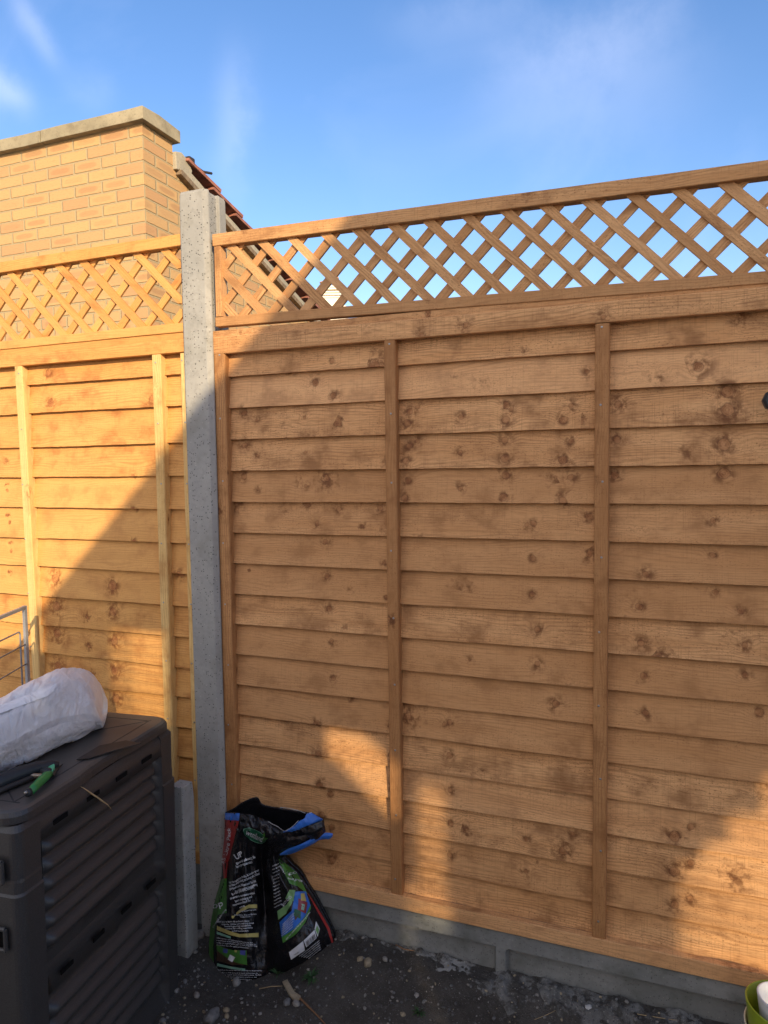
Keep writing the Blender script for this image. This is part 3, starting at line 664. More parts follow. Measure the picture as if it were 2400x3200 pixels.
stones = [((1130, 2118), .014, 4, 'pale'), ((1155, 2120), .010, 2, 'yellowish'), ((800, 2080), .016, 2, 'yellow'), ((1130 * 0 + 1272, 2178), .010, 4, 'white'), ((790, 2095), .011, 0, 'tan'),
          ((430, 2055), .020, 0, 'big'), ((710, 2110), .010, 3, 'dark')]
ST = [(795, 2079, .017, 2, 'yellowish lump of stone in the soil right of the soil bag'), (778, 2072, .011, 2, 'small ochre stone left of the yellowish lump beside the bag'),
      (832, 2072, .010, 0, 'small pale stone half under the gravel board edge'), (432, 2020, .022, 0, 'large pale stone between the stub post and the soil bag'),
      (422, 2056, .008, 0, 'small stone at the foot of the stub post'), (425, 2150, .012, 0, 'grey stone just right of the bin base'),
      (458, 2195, .026, 1, 'big round grey stone with dark hollow at the bottom edge'), (489, 2182, .010, 2, 'cream pebble right of the big round grey stone'),
      (490, 2195, .009, 2, 'tan pebble at the bottom edge beside the big round stone'), (382, 2140, .009, 0, 'pale pebble touching the corner of the bin base'),
      (352, 2205, .011, 1, 'mauve grey stone at the bottom edge near the bin'), (400, 2120, .009, 1, 'small grey pebble in the gap by the bin corner'),
      (783, 2108, .010, 4, 'white flint lying right of the bag on open soil'), (1272, 2177, .011, 4, 'white oval pebble on the rough footing at right'),
      (511, 2121, .017, 0, 'pointed pale stone standing under the front of the bag'), (620, 2165, .013, 1, 'flat grey stone below the torn leaf'),
      (640, 2168, .012, 0, 'pale stone beside the flat grey stone below the torn leaf'), (900, 2150, .012, 0, 'beige stone amid pebbles at the bottom centre'),
      (918, 2165, .010, 1, 'small grey stone low at the bottom centre'), (870, 2192, .010, 2, 'brownish stone near the bottom edge centre')]
for i, (u, v, rad, mi, lab) in enumerate(ST):
    p = pz(u, v, -.262)
    for _ in range(4): p = pz(u, v, ground_z(p.x, p.y) + rad * .3)
    mb = MB(); rock(mb, (0, 0, 0), rad, .72, i * 1.3 + 2, 0, 3)
    o = mb.build('stone', 'stone%d' % mi, None, smooth=True); o.location = p
    tag(o, lab, 'stone', 'loose stones on the soil')

# ------------------------------------------------------------------ BRICK BUILDING
bld = empty('brick_building', (-4, 3, -.27), 'yellow brick building with parapet and red tiled roof behind the fence', 'building')
BX, BY0 = -1.68, 1.73; CZ = 3.497
PYE = BY0 + .295
def verge_z(y): return 3.300 - .318 * (y - 2.05)
mb = MB(); U0 = .02; V0 = 3.417
def q(mbx, pts, uvf): b = len(mbx.v); mbx.v += [Vector(p) for p in pts]; mbx.face([b + i for i in range(len(pts))], [uvf(p) for p in pts])
fu = lambda p: (p[0] - BX + 11.25 + .1125, p[2] - V0 + 7.5)
su = lambda p: (p[1] - BY0 + 11.25 + .1125, p[2] - V0 + 7.5)
q(mb, [(-7, BY0, -.3), (BX, BY0, -.3), (BX, BY0, CZ), (-7, BY0, CZ)], fu)
q(mb, [(BX, BY0, -.3), (BX, PYE, -.3), (BX, PYE, CZ), (BX, BY0, CZ)], su)
q(mb, [(BX, PYE, -.3), (BX, 9, -.3), (BX, 9, verge_z(9)), (BX, PYE, verge_z(PYE) + .02)], su)
q(mb, [(BX, PYE, 3.1), (-7, PYE, 3.1), (-7, PYE, CZ), (BX, PYE, CZ)], fu)
q(mb, [(-7, BY0, CZ), (BX, BY0, CZ), (BX, PYE, CZ), (-7, PYE, CZ)], fu)
q(mb, [(-7, 9, -.3), (BX, 9, -.3), (BX, 9, verge_z(9)), (-7, 9, verge_z(9))], fu)
part(mb, 'wall', 'brick', bld, fix=False)
def coping(xa, xb):
    mb = MB(); n = 12; P = []
    ring = [(BY0 - .045, .0), (BY0 - .045, .078), (BY0 + .12, .092), (PYE + .035, .078), (PYE + .035, 0.)]
    for i in range(n + 1):
        x = xa + (xb - xa) * i / n
        P.append([(x, y + .002 * nz(x * 6, y, 1), CZ + .0005 + z + .003 * nz(x * 5, y * 5, z)) for y, z in ring])
    mb.grid(P, closed=True); mb.face([0, 1, 2, 3, 4]); e = n * 5; mb.face([e, e + 1, e + 2, e + 3, e + 4])
    return part(mb, 'coping', 'coping', bld, bevel=.004, seg=2)
coping(-2.465, BX + .042); coping(-3.36, -2.472); coping(-4.26, -3.367); coping(-7, -4.267)
# roof : stepped tile courses seen from the verge
mb = MB(); Lc = .30; sl_ = math.atan(.318)
dY = Vector((0, math.cos(sl_), -math.sin(sl_))); dN = Vector((0, math.sin(sl_), math.cos(sl_)))
start = Vector((0, 2.12, verge_z(2.12) + .128))
for k in range(15):
    nx_ = 70; o_ = start + dY * (Lc * k)
    top, bot = [], []
    for i in range(nx_ + 1):
        x = BX + .055 - i * .033; ph = (i * .033) % .33
        w_ = .020 * max(0, math.cos((ph - .03) / .33 * 2 * math.pi)) ** 1.5
        lift = .048
        a0 = o_ + dN * (.012 + w_); a1 = o_ + dY * (Lc + .085) + dN * (.006 + lift + w_) * 1.
        top.append([(x, a0.y, a0.z), (x, a1.y, a1.z), (x, a1.y - dN.y * .026, a1.z - dN.z * .026), (x, a0.y - dN.y * .020, a0.z - dN.z * .020)])
    mb.grid(top, closed=True); b = len(mb.v) - 4 * (nx_ + 1); mb.face([b, b + 1, b + 2, b + 3]); e = len(mb.v) - 4; mb.face([e, e + 1, e + 2, e + 3])
part(mb, 'roof', 'tile', bld)
mb = MB()
def slab(mbx, xa, xb, y0, y1, n0, n1, base=verge_z, wob=0.):
    N = 24; P = []
    for i in range(N + 1):
        y = y0 + (y1 - y0) * i / N; wv = wob * nz(y * 9, 3, 1)
        P.append([(xa, y + dN.y * n0, base(y) + dN.z * n0), (xb, y + dN.y * n0, base(y) + dN.z * n0), (xb, y + dN.y * n1, base(y) + dN.z * (n1 + wv)), (xa, y + dN.y * n1, base(y) + dN.z * (n1 + wv))])
    mbx.grid(P, closed=True); b = len(mbx.v) - 4 * (N + 1); mbx.face([b, b + 1, b + 2, b + 3]); e = len(mbx.v) - 4; mbx.face([e, e + 1, e + 2, e + 3])
slab(mb, BX - .05, BX + .045, 2.05, 7.2, 0, .035); part(mb, 'verge_board', 'oldwood', bld, bevel=.002)
mb = MB(); slab(mb, BX - .05, BX + .030, 2.04, 7.2, .0355, .085, wob=.02); part(mb, 'verge_mortar', 'mortar', bld)
mb = MB(); slab(mb, BX - 3, BX - .0, 2.04, 7.2, .075, .115); part(mb, 'roof_felt', 'felt', bld)
mb = MB(); pl = [(2.0255, 3.325), (2.0255, 3.44), (2.085, 3.455), (2.15, 3.435), (2.20, 3.375), (2.185, 3.345), (2.10, 3.335)]
mb.grid([[(BX + x + .006 * nz(y * 30, z * 30, x * 9), y, z) for y, z in pl] for x in (-.25, -.1, -.01, .028)], closed=True); mb.face(list(range(7))); mb.face(list(range(21, 28))); part(mb, 'mortar_fillet', 'mortar', bld, bevel=.006, seg=2)
mb = MB(); mb.box((BX - .5, 2.17, 3.405), (BX + .03, 2.235, 3.47)); part(mb, 'ridge_tile', 'felt', bld, bevel=.01, seg=2)
mb = MB(); mb.tube([(BX + .02, 2.20, 3.43), (BX + .03, 2.32, 3.415), (BX + .04, 2.41, 3.435)], .009); part(mb, 'lead_flashing', 'felt', bld)

# ------------------------------------------------------------------ CHIMNEY far off
cc = CAM + ray(712, 640) * 25; cc = Vector((cc.x, cc.y, 0))
ch = empty('chimney', (cc.x, cc.y, 0), 'whitewashed chimney with clay pots glimpsed through the lattice', 'chimney')
mb = MB(); T = Matrix.Translation(cc) @ Matrix.Rotation(.35, 4, 'Z')
def bz(v, u=712): return (CAM + ray(u, v) * 25).z
zt = bz(622); w = .36
mb.box((-w, -w, 0), (w, w, bz(648)), M4=T)
for k, (z, ww) in enumerate(((bz(645), w + .04), (bz(640), w + .07), (bz(634), w + .02), (bz(628), w + .06), (bz(622), w - .04))): mb.box((-ww, -ww, z - .06), (ww, ww, z), M4=T)
mb.box((-w - .25, -w - .25, 0), (w + .25, w + .25, bz(668)), M4=T)
part(mb, 'stack', 'render', ch, bevel=.01)
for dx, h, u in ((-.20, .25, 0), (.20, .42, 1)):
    mb = MB(); mb.lathe([(.11, 0), (.10, h * .8), (.14, h * .82), (.14, h * .92), (.10, h), (.08, h), (.08, 0)], M4=T @ Matrix.Translation((dx, -.05, zt - .05)), n=16); part(mb, 'chimney_pot', 'terracotta', ch)
# ------------------------------------------------------------------ COMPOST BIN (local: s along face from far to near, d inward, z up)
BE = Vector((.107, -.994, 0)).normalized(); BN = Vector((.994, .107, 0)).normalized()
BO = Vector((-.023, -.256, 0)); GZ = -.275
def bl_(s_, d, z): return BO + BE * s_ - BN * d + Vector((0, 0, z))
BM = Matrix(((BE.x, -BN.x, 0, BO.x), (BE.y, -BN.y, 0, BO.y), (0, 0, 1, 0), (0, 0, 0, 1)))
WB = .645
binr = empty('compost_bin', bl_(WB / 2, WB / 2, GZ), 'black plastic compost bin with ribbed sides and dusty flat lid', 'compost bin')
# corner posts with rounded vertical edge
def corner(cs, cd, name='corner_post'):
    mb = MB(); w = .075; P = []
    sg_s = 1 if cs == 0 else -1; sg_d = 1 if cd == 0 else -1
    o_s = 0 if cs == 0 else WB; o_d = 0 if cd == 0 else WB
    for z, e in ((GZ - .02, .008), (GZ + .04, .006), (.395, .0), (.400, .004), (.425, .004), (.432, .005), (.540, .004), (.552, .012)):
        ring = []
        for k in range(6):
            a = math.pi / 2 * k / 5; rr_ = .022
            ring.append((rr_ - rr_ * math.cos(a) - .0, rr_ - rr_ * math.sin(a)))
        ring = [(-.0, w)] + ring[:0] + [(0 if k == 0 else .022 - .022 * math.sin(math.pi / 2 * (5 - k) / 5), 0) for k in range(0)] + [(.022 - .022 * math.cos(math.pi / 2 * k / 5), .022 - .022 * math.sin(math.pi / 2 * k / 5)) for k in range(6)] + [(w, 0), (w, .03), (.03, w)]
        P.append([bl_(o_s + sg_s * (a + (e if a < .03 else 0)), o_d + sg_d * (b_ + (e if b_ < .03 else 0)), z) for a, b_ in ring])
    mb.grid(P, closed=True); n = len(P[0]); mb.face([(len(P) - 1) * n + k for k in range(n)])
    return part(mb, name, 'plastic', binr)
for cs in (0, 1):
    for cd_ in (0, 1): corner(cs, cd_)
def zrib(z):  # depth profile of ribbed panel (metres inward)
    if .204 < z < .478:
        ph = (z - .204) / (.274 / 6); return .027 - .023 * abs(math.sin(math.pi * ph)) ** .8
    if -.205 < z < .076:
        ph = (z + .205) / (.281 / 6); return .027 - .023 * abs(math.sin(math.pi * ph)) ** .8
    if .490 <= z or z < -.215: return .0
    if .116 < z < .168: return .0
    return .027
def face_panel(side):
    mb = MB(); s0, s1 = .0755, WB - .0755
    def T(s_, d, z): return bl_(s_, d, z) if side == 0 else bl_(WB - d, s_, z) if side == 1 else bl_(s_, WB - d, z) if side == 2 else bl_(d, s_, z)
    zs_ = [GZ, -.215, -.2149] + list(np.arange(-.214, .1155, .004)) + [.1159, .1161, .168, .1681] + list(np.arange(.170, .4895, .004)) + [.4899, .4901, .538, .551]
    P = []
    nS = 44
    for i in range(nS + 1):
        f = i / nS; s_ = s0 + (s1 - s0) * f; e = min(s_ - s0, s1 - s_)
        k = sm01(e, .004, .018); row = []
        for z in zs_:
            d = zrib(z)
            if d > 0: d = .027 + (d - .027) * sm01(e, .010, .032)
            dd = d * sm01(e, .0, .010) if z > .49 or .1161 <= z <= .168 else d * sm01(e, .0, .008)
            if z >= .538: dd = .012 * (z - .538) / .013 + .003
            row.append(T(s_, dd + .003, z))
        P.append(row)
    mb.grid(P); pnl = part(mb, 'ribbed_panel', 'plastic', binr, smooth=False)
    pnl.data.polygons.foreach_set('use_smooth', [True] * len(pnl.data.polygons))
    if side in (0, 1):
        for sc_ in (.505, .385, .267, .150):
            for zc, w_ in ((.512, .024), (.141, .022)):
                mb = MB(); A = [T(sc_ - w_, .0018, zc - .006), T(sc_ + w_, .0018, zc - .006), T(sc_ + w_, .0018, zc + .006), T(sc_ - w_, .0018, zc + .006)]
                B = [T(sc_ - w_ + .001, .0045, zc - .005), T(sc_ + w_ - .001, .0045, zc - .005), T(sc_ + w_ - .001, .0045, zc + .005), T(sc_ - w_ + .001, .0045, zc + .005)]
                mb.grid([A, B], closed=True); mb.face([0, 1, 2, 3]); part(mb, 'vent_slot', 'slot', pnl)
    return pnl
pn0 = face_panel(0); face_panel(1); face_panel(2); face_panel(3)
# ring handles on the near side
for (ss, zz) in ((WB, .30), (WB, .02), (WB, .455)):
    mb = MB(); 
    pts = [bl_(WB - .0 + .006, .052 + dx, zz + dz) for dx, dz in ((-.014, -.024), (.014, -.024), (.014, .024), (-.014, .024), (-.014, -.024))]
    for a, b_ in zip(pts[:-1], pts[1:]): mb.tube([a, b_], .0048, 8)
    part(mb, 'latch_loop', 'plastic', binr)
    mb = MB(); q_ = [bl_(WB + .0025, .052 + dx, zz + dz) for dx, dz in ((-.013, -.023), (.013, -.023), (.013, .023), (-.013, .023))]
    mb.v += q_; mb.v += [p + BN * 0 - BE * .004 for p in q_]; mb.face([0, 1, 2, 3]); mb.face([4, 5, 6, 7]); 
    for k in range(4): mb.face([k, (k + 1) % 4, 4 + (k + 1) % 4, 4 + k])
    part(mb, 'latch_hole', 'slot', binr)
# lid
mb = MB(); zl = .585; P = []
def rrect(o_, z, rad=.05, n=6, sag=0.):
    L0, L1 = o_, WB - o_; pts = []
    for (cx_, cy_, a0) in ((L1 - rad, L1 - rad, 0), (L0 + rad, L1 - rad, 90), (L0 + rad, L0 + rad, 180), (L1 - rad, L0 + rad, 270)):
        for k in range(n + 1):
            a = math.radians(a0 + 90 * k / n); pts.append((cx_ + rad * math.cos(a), cy_ + rad * math.sin(a)))
    out = []
    for i in range(len(pts)):
        p0, p1 = pts[i], pts[(i + 1) % len(pts)]; L = math.hypot(p1[0] - p0[0], p1[1] - p0[1]); m = 10 if L > .2 else 1
        for j in range(m):
            f = j / m; a, b_ = p0[0] + (p1[0] - p0[0]) * f, p0[1] + (p1[1] - p0[1]) * f
            # lifting notch in the middle of the long front edge
            nt = .0
            if b_ < .1: nt = sm01(a, .20, .25) * (1 - sm01(a, .36, .41))
            out.append((a, b_ + nt * .010, z))
    return out
for o_, z in ((.012, .554), (.004, .556), (.004, .572), (.008, .581), (.015, .585), (.030, .5855)): P.append([bl_(*p) for p in rrect(o_, z)])
mb.grid(P, closed=True); n = len(P[0]); 
cen = bl_(WB / 2, WB / 2, .587); mb.v.append(cen); ci = len(mb.v) - 1; e = (len(P) - 1) * n
for k in range(n): mb.face([e + k, e + (k + 1) % n, ci])
mb.face([k for k in range(n)][::-1])
lid = part(mb, 'lid', 'plastic', binr)
def lidz(s_, d): return .6008
# moulded grooves across the lid
for a, b_ in (((.055, .055), (.59, .055)), ((.59, .055), (.40, .30)), ((.05, .05), (.25, .25)), ((.59, .04), (.59, .60)), ((.055, .055), (.055, .60))):
    mb = MB(); A = bl_(a[0], a[1], .5862); B = bl_(b_[0], b_[1], .5872 if b_[1] == .30 or b_[1] == .25 else .5862); d = (B - A).normalized(); sd = Vector((-d.y, d.x, 0)) * .0016
    mb.v += [A + sd, B + sd, B - sd, A - sd]; up_ = Vector((0, 0, -.004)); mb.v += [A + sd + up_, B + sd + up_, B - sd + up_, A - sd + up_]
    mb.face([0, 1, 2, 3])
    for k in range(4): mb.face([k, (k + 1) % 4, 4 + (k + 1) % 4, 4 + k])
    part(mb, 'groove', 'grip', lid)
for s_, d in ((.02, .30), (.02, .50)):
    mb = MB(); mb.box((s_ - .02, d - .04, .570), (s_ + .005, d + .04, .594), 1, BM); part(mb, 'hinge', 'plastic', lid, bevel=.006, seg=2)
# ---- text helper
def text_mesh(s_):
    cu = bpy.data.curves.new('t', 'FONT'); cu.body = s_; cu.size = 1; cu.align_x = 'LEFT'; cu.resolution_u = 3; cu.offset = .012
    ob = bpy.data.objects.new('t', cu); COL.objects.link(ob); bpy.context.view_layer.update()
    me = bpy.data.meshes.new_from_object(ob.evaluated_get(bpy.context.evaluated_depsgraph_get()))
    vs = [v.co.copy() for v in me.vertices]; fs = [list(p.vertices) for p in me.polygons]
    bpy.data.objects.remove(ob); bpy.data.curves.remove(cu); bpy.data.meshes.remove(me)
    x0 = min(v.x for v in vs); x1 = max(v.x for v in vs)
    return [((v.x - x0) / (x1 - x0), v.y) for v in vs], fs, (x1 - x0)
for s_txt, sa, sb, za, zb, dd in (('COMPOSTER', .405, .235, .180, .199, .0265), ('340', .345, .272, .080, .106, .0265)):
    vs, fs, asp = text_mesh(s_txt); mb = MB()
    mb.v = [bl_(sa + (sb - sa) * (x), dd - .0018, za + (zb - za) * y / .7) for x, y in vs]
    # near end is on the left in the photo: letters run from near (left) to far (right)
    mb.v += [p - BN * .003 for p in mb.v]; nn_ = len(vs)
    for f in fs: mb.face(f)
    part(mb, 'embossed_lettering', 'plastic', pn0)

# ------------------------------------------------------------------ THINGS ON THE LID
LZ = .588
# folded woven sack: lofted cross sections along its length
base = [pz(226, 1581, LZ), pz(198, 1599, LZ), pz(130, 1632, LZ), pz(60, 1662, LZ), pz(0, 1688, LZ), pz(-90, 1725, LZ)]
tops = [(213, 1528), (186, 1464), (135, 1452), (70, 1482), (0, 1512), (-90, 1550)]
mb = MB(); P = []; U = []
NS = 170; NR = 72
def lerpP(L, f):
    f = f * (len(L) - 1); i = min(int(f), len(L) - 2); t_ = f - i
    a, b_ = Vector(L[i]), Vector(L[i + 1]); p0 = Vector(L[max(i - 1, 0)]); p3 = Vector(L[min(i + 2, len(L) - 1)])
    return .5 * ((2 * a) + (b_ - p0) * t_ + (2 * p0 - 5 * a + 4 * b_ - p3) * t_ ** 2 + (-p0 + 3 * a - 3 * b_ + p3) * t_ ** 3)
# direction across the roll (away from camera, over the lid)
acr = Vector((-.62, .78, 0)).normalized()
tp3 = []
for b_, (tu, tv) in zip(base, tops):
    mid = b_ + acr * .105; d = ray(tu, tv)
    k_ = ((mid - CAM).x * acr.x + (mid - CAM).y * acr.y) / (d.x * acr.x + d.y * acr.y); tp3.append(CAM + d * k_)
for i in range(NS + 1):
    f = i / NS; b0 = lerpP(base, f); t0 = lerpP(tp3, f); hgt = max(.03, t0.z - LZ)
    end = max(.02, min(1, (f / .055))) ** .5
    wid = .105 * (1 + .08 * nz(f * 5, 2, 2)); ring = []; uvr = []
    skew = t0 - (b0 + acr * wid); skew.z = 0
    for j in range(NR):
        a = 2 * math.pi * j / NR; ca, sa_ = math.cos(a), math.sin(a)
        sx_ = math.copysign(abs(ca) ** .62, ca); sz_ = math.copysign(abs(sa_) ** .72, sa_)
        p = b0 + acr * (wid - wid * sx_ * end * (1 if sa_ > -.2 else .96)) + skew * max(0, sz_) * .5
        z = LZ + .002 + hgt * .5 * (1 + sz_ * end)
        wr_ = .011 * nz(p.x * 8, p.y * 8, z * 11) - .008 * abs(nz(p.x * 9, p.y * 9, z * 15)) - .0015 * abs(nz(p.x * 30, p.y * 30, z * 45)) + .004 + .0028 * math.sin(a * 5 + 9 * f + 3 * nz(f * 8, a, 1))
        # fold lines running round the roll
        fl = -.006 * math.exp(-((a - 1.9 - .35 * nz(f * 6, 1, 4)) / .07) ** 2) - .007 * math.exp(-((a - 2.75 - .25 * nz(f * 5, 5, 4)) / .06) ** 2)
        wr_ -= .0035 * max(0, 1 - abs(nz(f * 9 + a * .6, a * 1.3, 3)) * 9) + .0018 * max(0, 1 - abs(nz(f * 16 - a, a * 2.3, 8)) * 8)
        out = (-acr * sx_ + Vector((0, 0, sz_))).normalized()
        q_ = p + out * (wr_ + fl); q_.z = max(LZ + .001, z + out.z * (wr_ + fl)) ; ring.append(q_); uvr.append((f * .75, a * .12))
    P.append(ring); U.append(uvr)
mb.grid(P, U, closed=True); mb.face(list(range(NR)))
sack = mb.build('woven_sack', 'sack', None, smooth=True, origin=lerpP(base, .4)); tag(sack, 'folded white woven plastic sack lying on the bin lid', 'sack')
# folded flap on top
mb = MB(); P = []
fl0 = [(-60, 1548), (0, 1524), (60, 1500), (118, 1478), (124, 1474)]; fl1 = [(-60, 1560), (0, 1541), (60, 1519), (104, 1503), (116, 1492)]
def onsack(u, v, lift):
    # intersect the viewing ray with the sack surface (nearest vertex, then lift)
    d = ray(u, v).normalized(); best = None
    for p in sack_pts:
        w = p - CAM; t_ = w.dot(d); e = (w - d * t_).length
        sc_ = e + t_ * .02
        if e < .02 and (best is None or sc_ < best[0]): best = (sc_, t_)
    return CAM + d * ((best[1] if best else 1.9) - lift)
sack_pts = [Vector(v.co) + Vector(sack.location) for v in sack.data.vertices]
P = [[onsack(*a, .006), onsack(*[(p + q_) / 2 for p, q_ in zip(a, b_)], .008), onsack(*b_, .004)] for a, b_ in zip(fl0, fl1)]
P = [P[0], [(a + b_) / 2 for a, b_ in zip(P[0], P[1])], P[1], [(a + b_) / 2 for a, b_ in zip(P[1], P[2])], P[2], [(a + b_) / 2 for a, b_ in zip(P[2], P[3])], P[3], P[4]]
mb.grid(P); mb.grid([[p + Vector((-.004, .006, -.003)) for p in r_] for r_ in P])
fo = mb.build('flap', 'sack', sack, smooth=True, origin=None); fo.location = -Vector(sack.location)
# secateurs
def c2(u, v): return (u * 300 / 1659 / KD, (2380 + v * 300 / 1659) / KD)
def onlid(u, v, h=0.): return pz(*c2(u, v), LZ + h)
sec = empty('secateurs', onlid(780, 260), 'green handled secateurs lying open on the bin lid', 'secateurs')
mb = MB(); mb.tube([onlid(530, 520, .012), onlid(600, 440, .013), onlid(700, 340, .015), onlid(800, 245, .015), onlid(870, 205, .014)], [.0088, .010, .0105, .0105, .007], 12); part(mb, 'handle', 'green_h', sec, smooth=True)
mb = MB(); mb.tube([onlid(432, 560, .010), onlid(470, 545, .011), onlid(535, 515, .012)], [.007, .0095, .0096], 12); part(mb, 'handle_tip', 'grip', sec, smooth=True)
mb = MB(); mb.tube([onlid(425, 548, .016), onlid(470, 520, .019)], .0035, 8); part(mb, 'catch', 'galv', sec, smooth=True)
mb = MB(); P = [onlid(815, 75, .018), onlid(850, 40, .020), onlid(940, 30, .020), onlid(945, 70, .020), onlid(905, 160, .018), onlid(880, 150, .018)]
mb.v = P + [p - Vector((0, 0, .012)) for p in P]; mb.face(list(range(6))); mb.face(list(range(11, 5, -1)))
for k in range(6): mb.face([k, (k + 1) % 6, 6 + (k + 1) % 6, 6 + k])
part(mb, 'thumb_guard', 'mint', sec, bevel=.002, seg=2)
mb = MB(); P = [onlid(722, 110, .018), onlid(750, 88, .019), onlid(815, 92, .019), onlid(850, 145, .018), onlid(805, 168, .017), onlid(770, 150, .017)]
mb.v = P + [p - Vector((0, 0, .010)) for p in P]; mb.face(list(range(6))); mb.face(list(range(11, 5, -1)))
for k in range(6): mb.face([k, (k + 1) % 6, 6 + (k + 1) % 6, 6 + k])
part(mb, 'thumb_guard', 'mint', sec, bevel=.0015, seg=2)
mb = MB(); A, B = onlid(525, 243, .010), onlid(735, 250, .010); pts = []
for i in range(121):
    f = i / 120; a = f * 2 * math.pi * 9; d = (B - A).normalized(); s1_ = d.cross(Vector((0, 0, 1))); pts.append(A + (B - A) * f + (s1_ * math.cos(a) + Vector((0, 0, 1)) * math.sin(a)) * (.0040 + .001 * math.sin(f * 3.1)))
mb.tube(pts, .0014, 6); part(mb, 'spring', 'spring', sec, smooth=True)
mb = MB(); mb.tube([onlid(640, 130, .010), onlid(720, 170, .010), onlid(830, 190, .011), onlid(900, 200, .010)], [.005, .011, .012, .008], 10); part(mb, 'pivot_body', 'grip', sec, smooth=True)
mb = MB(); P = [onlid(905, 190, .012), onlid(960, 120, .010), onlid(1090, 30, .006), onlid(1000, 130, .006), onlid(930, 240, .010)]
mb.v = P + [p - Vector((0, 0, .003)) for p in P]; mb.face(list(range(5))); mb.face(list(range(9, 4, -1)))
for k in range(5): mb.face([k, (k + 1) % 5, 5 + (k + 1) % 5, 5 + k])
part(mb, 'blade', 'hmetal', sec)
# loppers handle (thick dark grip, mostly under the sack)
lop = empty('loppers', onlid(300, 300), 'dark rubber grip of loppers half under the white sack', 'loppers')
mb = MB(); mb.tube([pz(-40, 1705, LZ + .018), pz(0, 1688, LZ + .019), pz(40, 1672, LZ + .020), pz(80, 1659, LZ + .018), pz(112, 1652, LZ + .015), pz(128, 1651, LZ + .013)], [.019, .019, .0185, .016, .012, .007], 16); part(mb, 'handle_grip', 'grip', lop, smooth=True)
mb = MB(); mb.tube([pz(-40, 1722, LZ + .007), pz(0, 1708, LZ + .007), pz(60, 1683, LZ + .007), pz(100, 1668, LZ + .007)], [.007, .007, .007, .005], 10); part(mb, 'shaft', 'hmetal', lop, smooth=True)
# thin hand saw / plate
mb = MB(); P = [pz(305, 1605, LZ + .004), pz(272, 1599, LZ + .003), pz(215, 1610, LZ + .003), pz(165, 1640, LZ + .003), pz(190, 1638, LZ + .003), pz(252, 1619, LZ + .004)]
mb.v = P + [p - Vector((0, 0, .0022)) for p in P]; mb.face(list(range(6))); mb.face(list(range(11, 5, -1)))
for k in range(6): mb.face([k, (k + 1) % 6, 6 + (k + 1) % 6, 6 + k])
o = mb.build('hand_saw', 'hmetal', None, origin=P[0]); tag(o, 'thin dull metal saw blade poking out from under the white sack', 'saw')
# straw on the bin edge
mb = MB(); mb.tube([px(168, 1697, .0), px(180, 1702, .012), px(200, 1716, .022), px(215, 1726, .026), px(232, 1738, .022), px(243, 1751, .016)], [.0007, .0011, .0022, .0024, .0014, .0006], 6)
tag(mb.build('straw', 'straw', None, smooth=True, origin=px(200, 1716, .0)), 'bent dry straw hanging over the rim of the bin', 'straw')

# ------------------------------------------------------------------ WIRE RACK
Q0 = py(53, 1312, -.2); QL = pz(0, 1334, Q0.z); rd = (QL - Q0); rd.z = 0; rd.normalize(); rn = Vector((-rd.y, rd.x, 0))
rack = empty('wire_rack', Vector((Q0.x, Q0.y, -.27)), 'grey metal wire rack standing behind the bin at the left edge', 'rack')
LR = .42
def bar(A, B, w, name='frame'):
    mb = MB(); mb.tube([A, B], w * .7071, 4); return part(mb, name, 'grey_metal', rack, bevel=.0006)
for off_ in (Vector((0, 0, 0)),):
    A = Q0 + off_; bot = Vector((A.x, A.y, -.27)); B = A + rd * LR; botB = Vector((B.x, B.y, -.27))
    bar(A + Vector((0, 0, .006)), bot, .0115, 'leg'); bar(A - rd * .0, B, .0112, 'top_bar'); bar(B + Vector((0, 0, .006)), botB, .0115, 'leg')
    z1 = Q0.z - .075
    ins = .040; rc = .012
    pts = [(ins, -.9), (ins, -rc)] + [(ins + rc - rc * math.cos(a), -rc + rc * math.sin(a)) for a in (.4, .8, 1.2, 1.57)] + [(LR - ins - rc, 0), (LR - ins, -rc), (LR - ins, -.9)]
    mb = MB(); mb.tube([A + rd * a + Vector((0, 0, -.075 + z)) for a, z in pts], .0030, 8); part(mb, 'wire_loop', 'grey_metal', rack, smooth=True)
    for k in range(9):
        z = Q0.z - .128 - .068 * k
        mb = MB(); mb.tube([Vector((A.x, A.y, z)), Vector((B.x, B.y, z))], .0026, 8); part(mb, 'wire', 'grey_metal', rack, smooth=True)

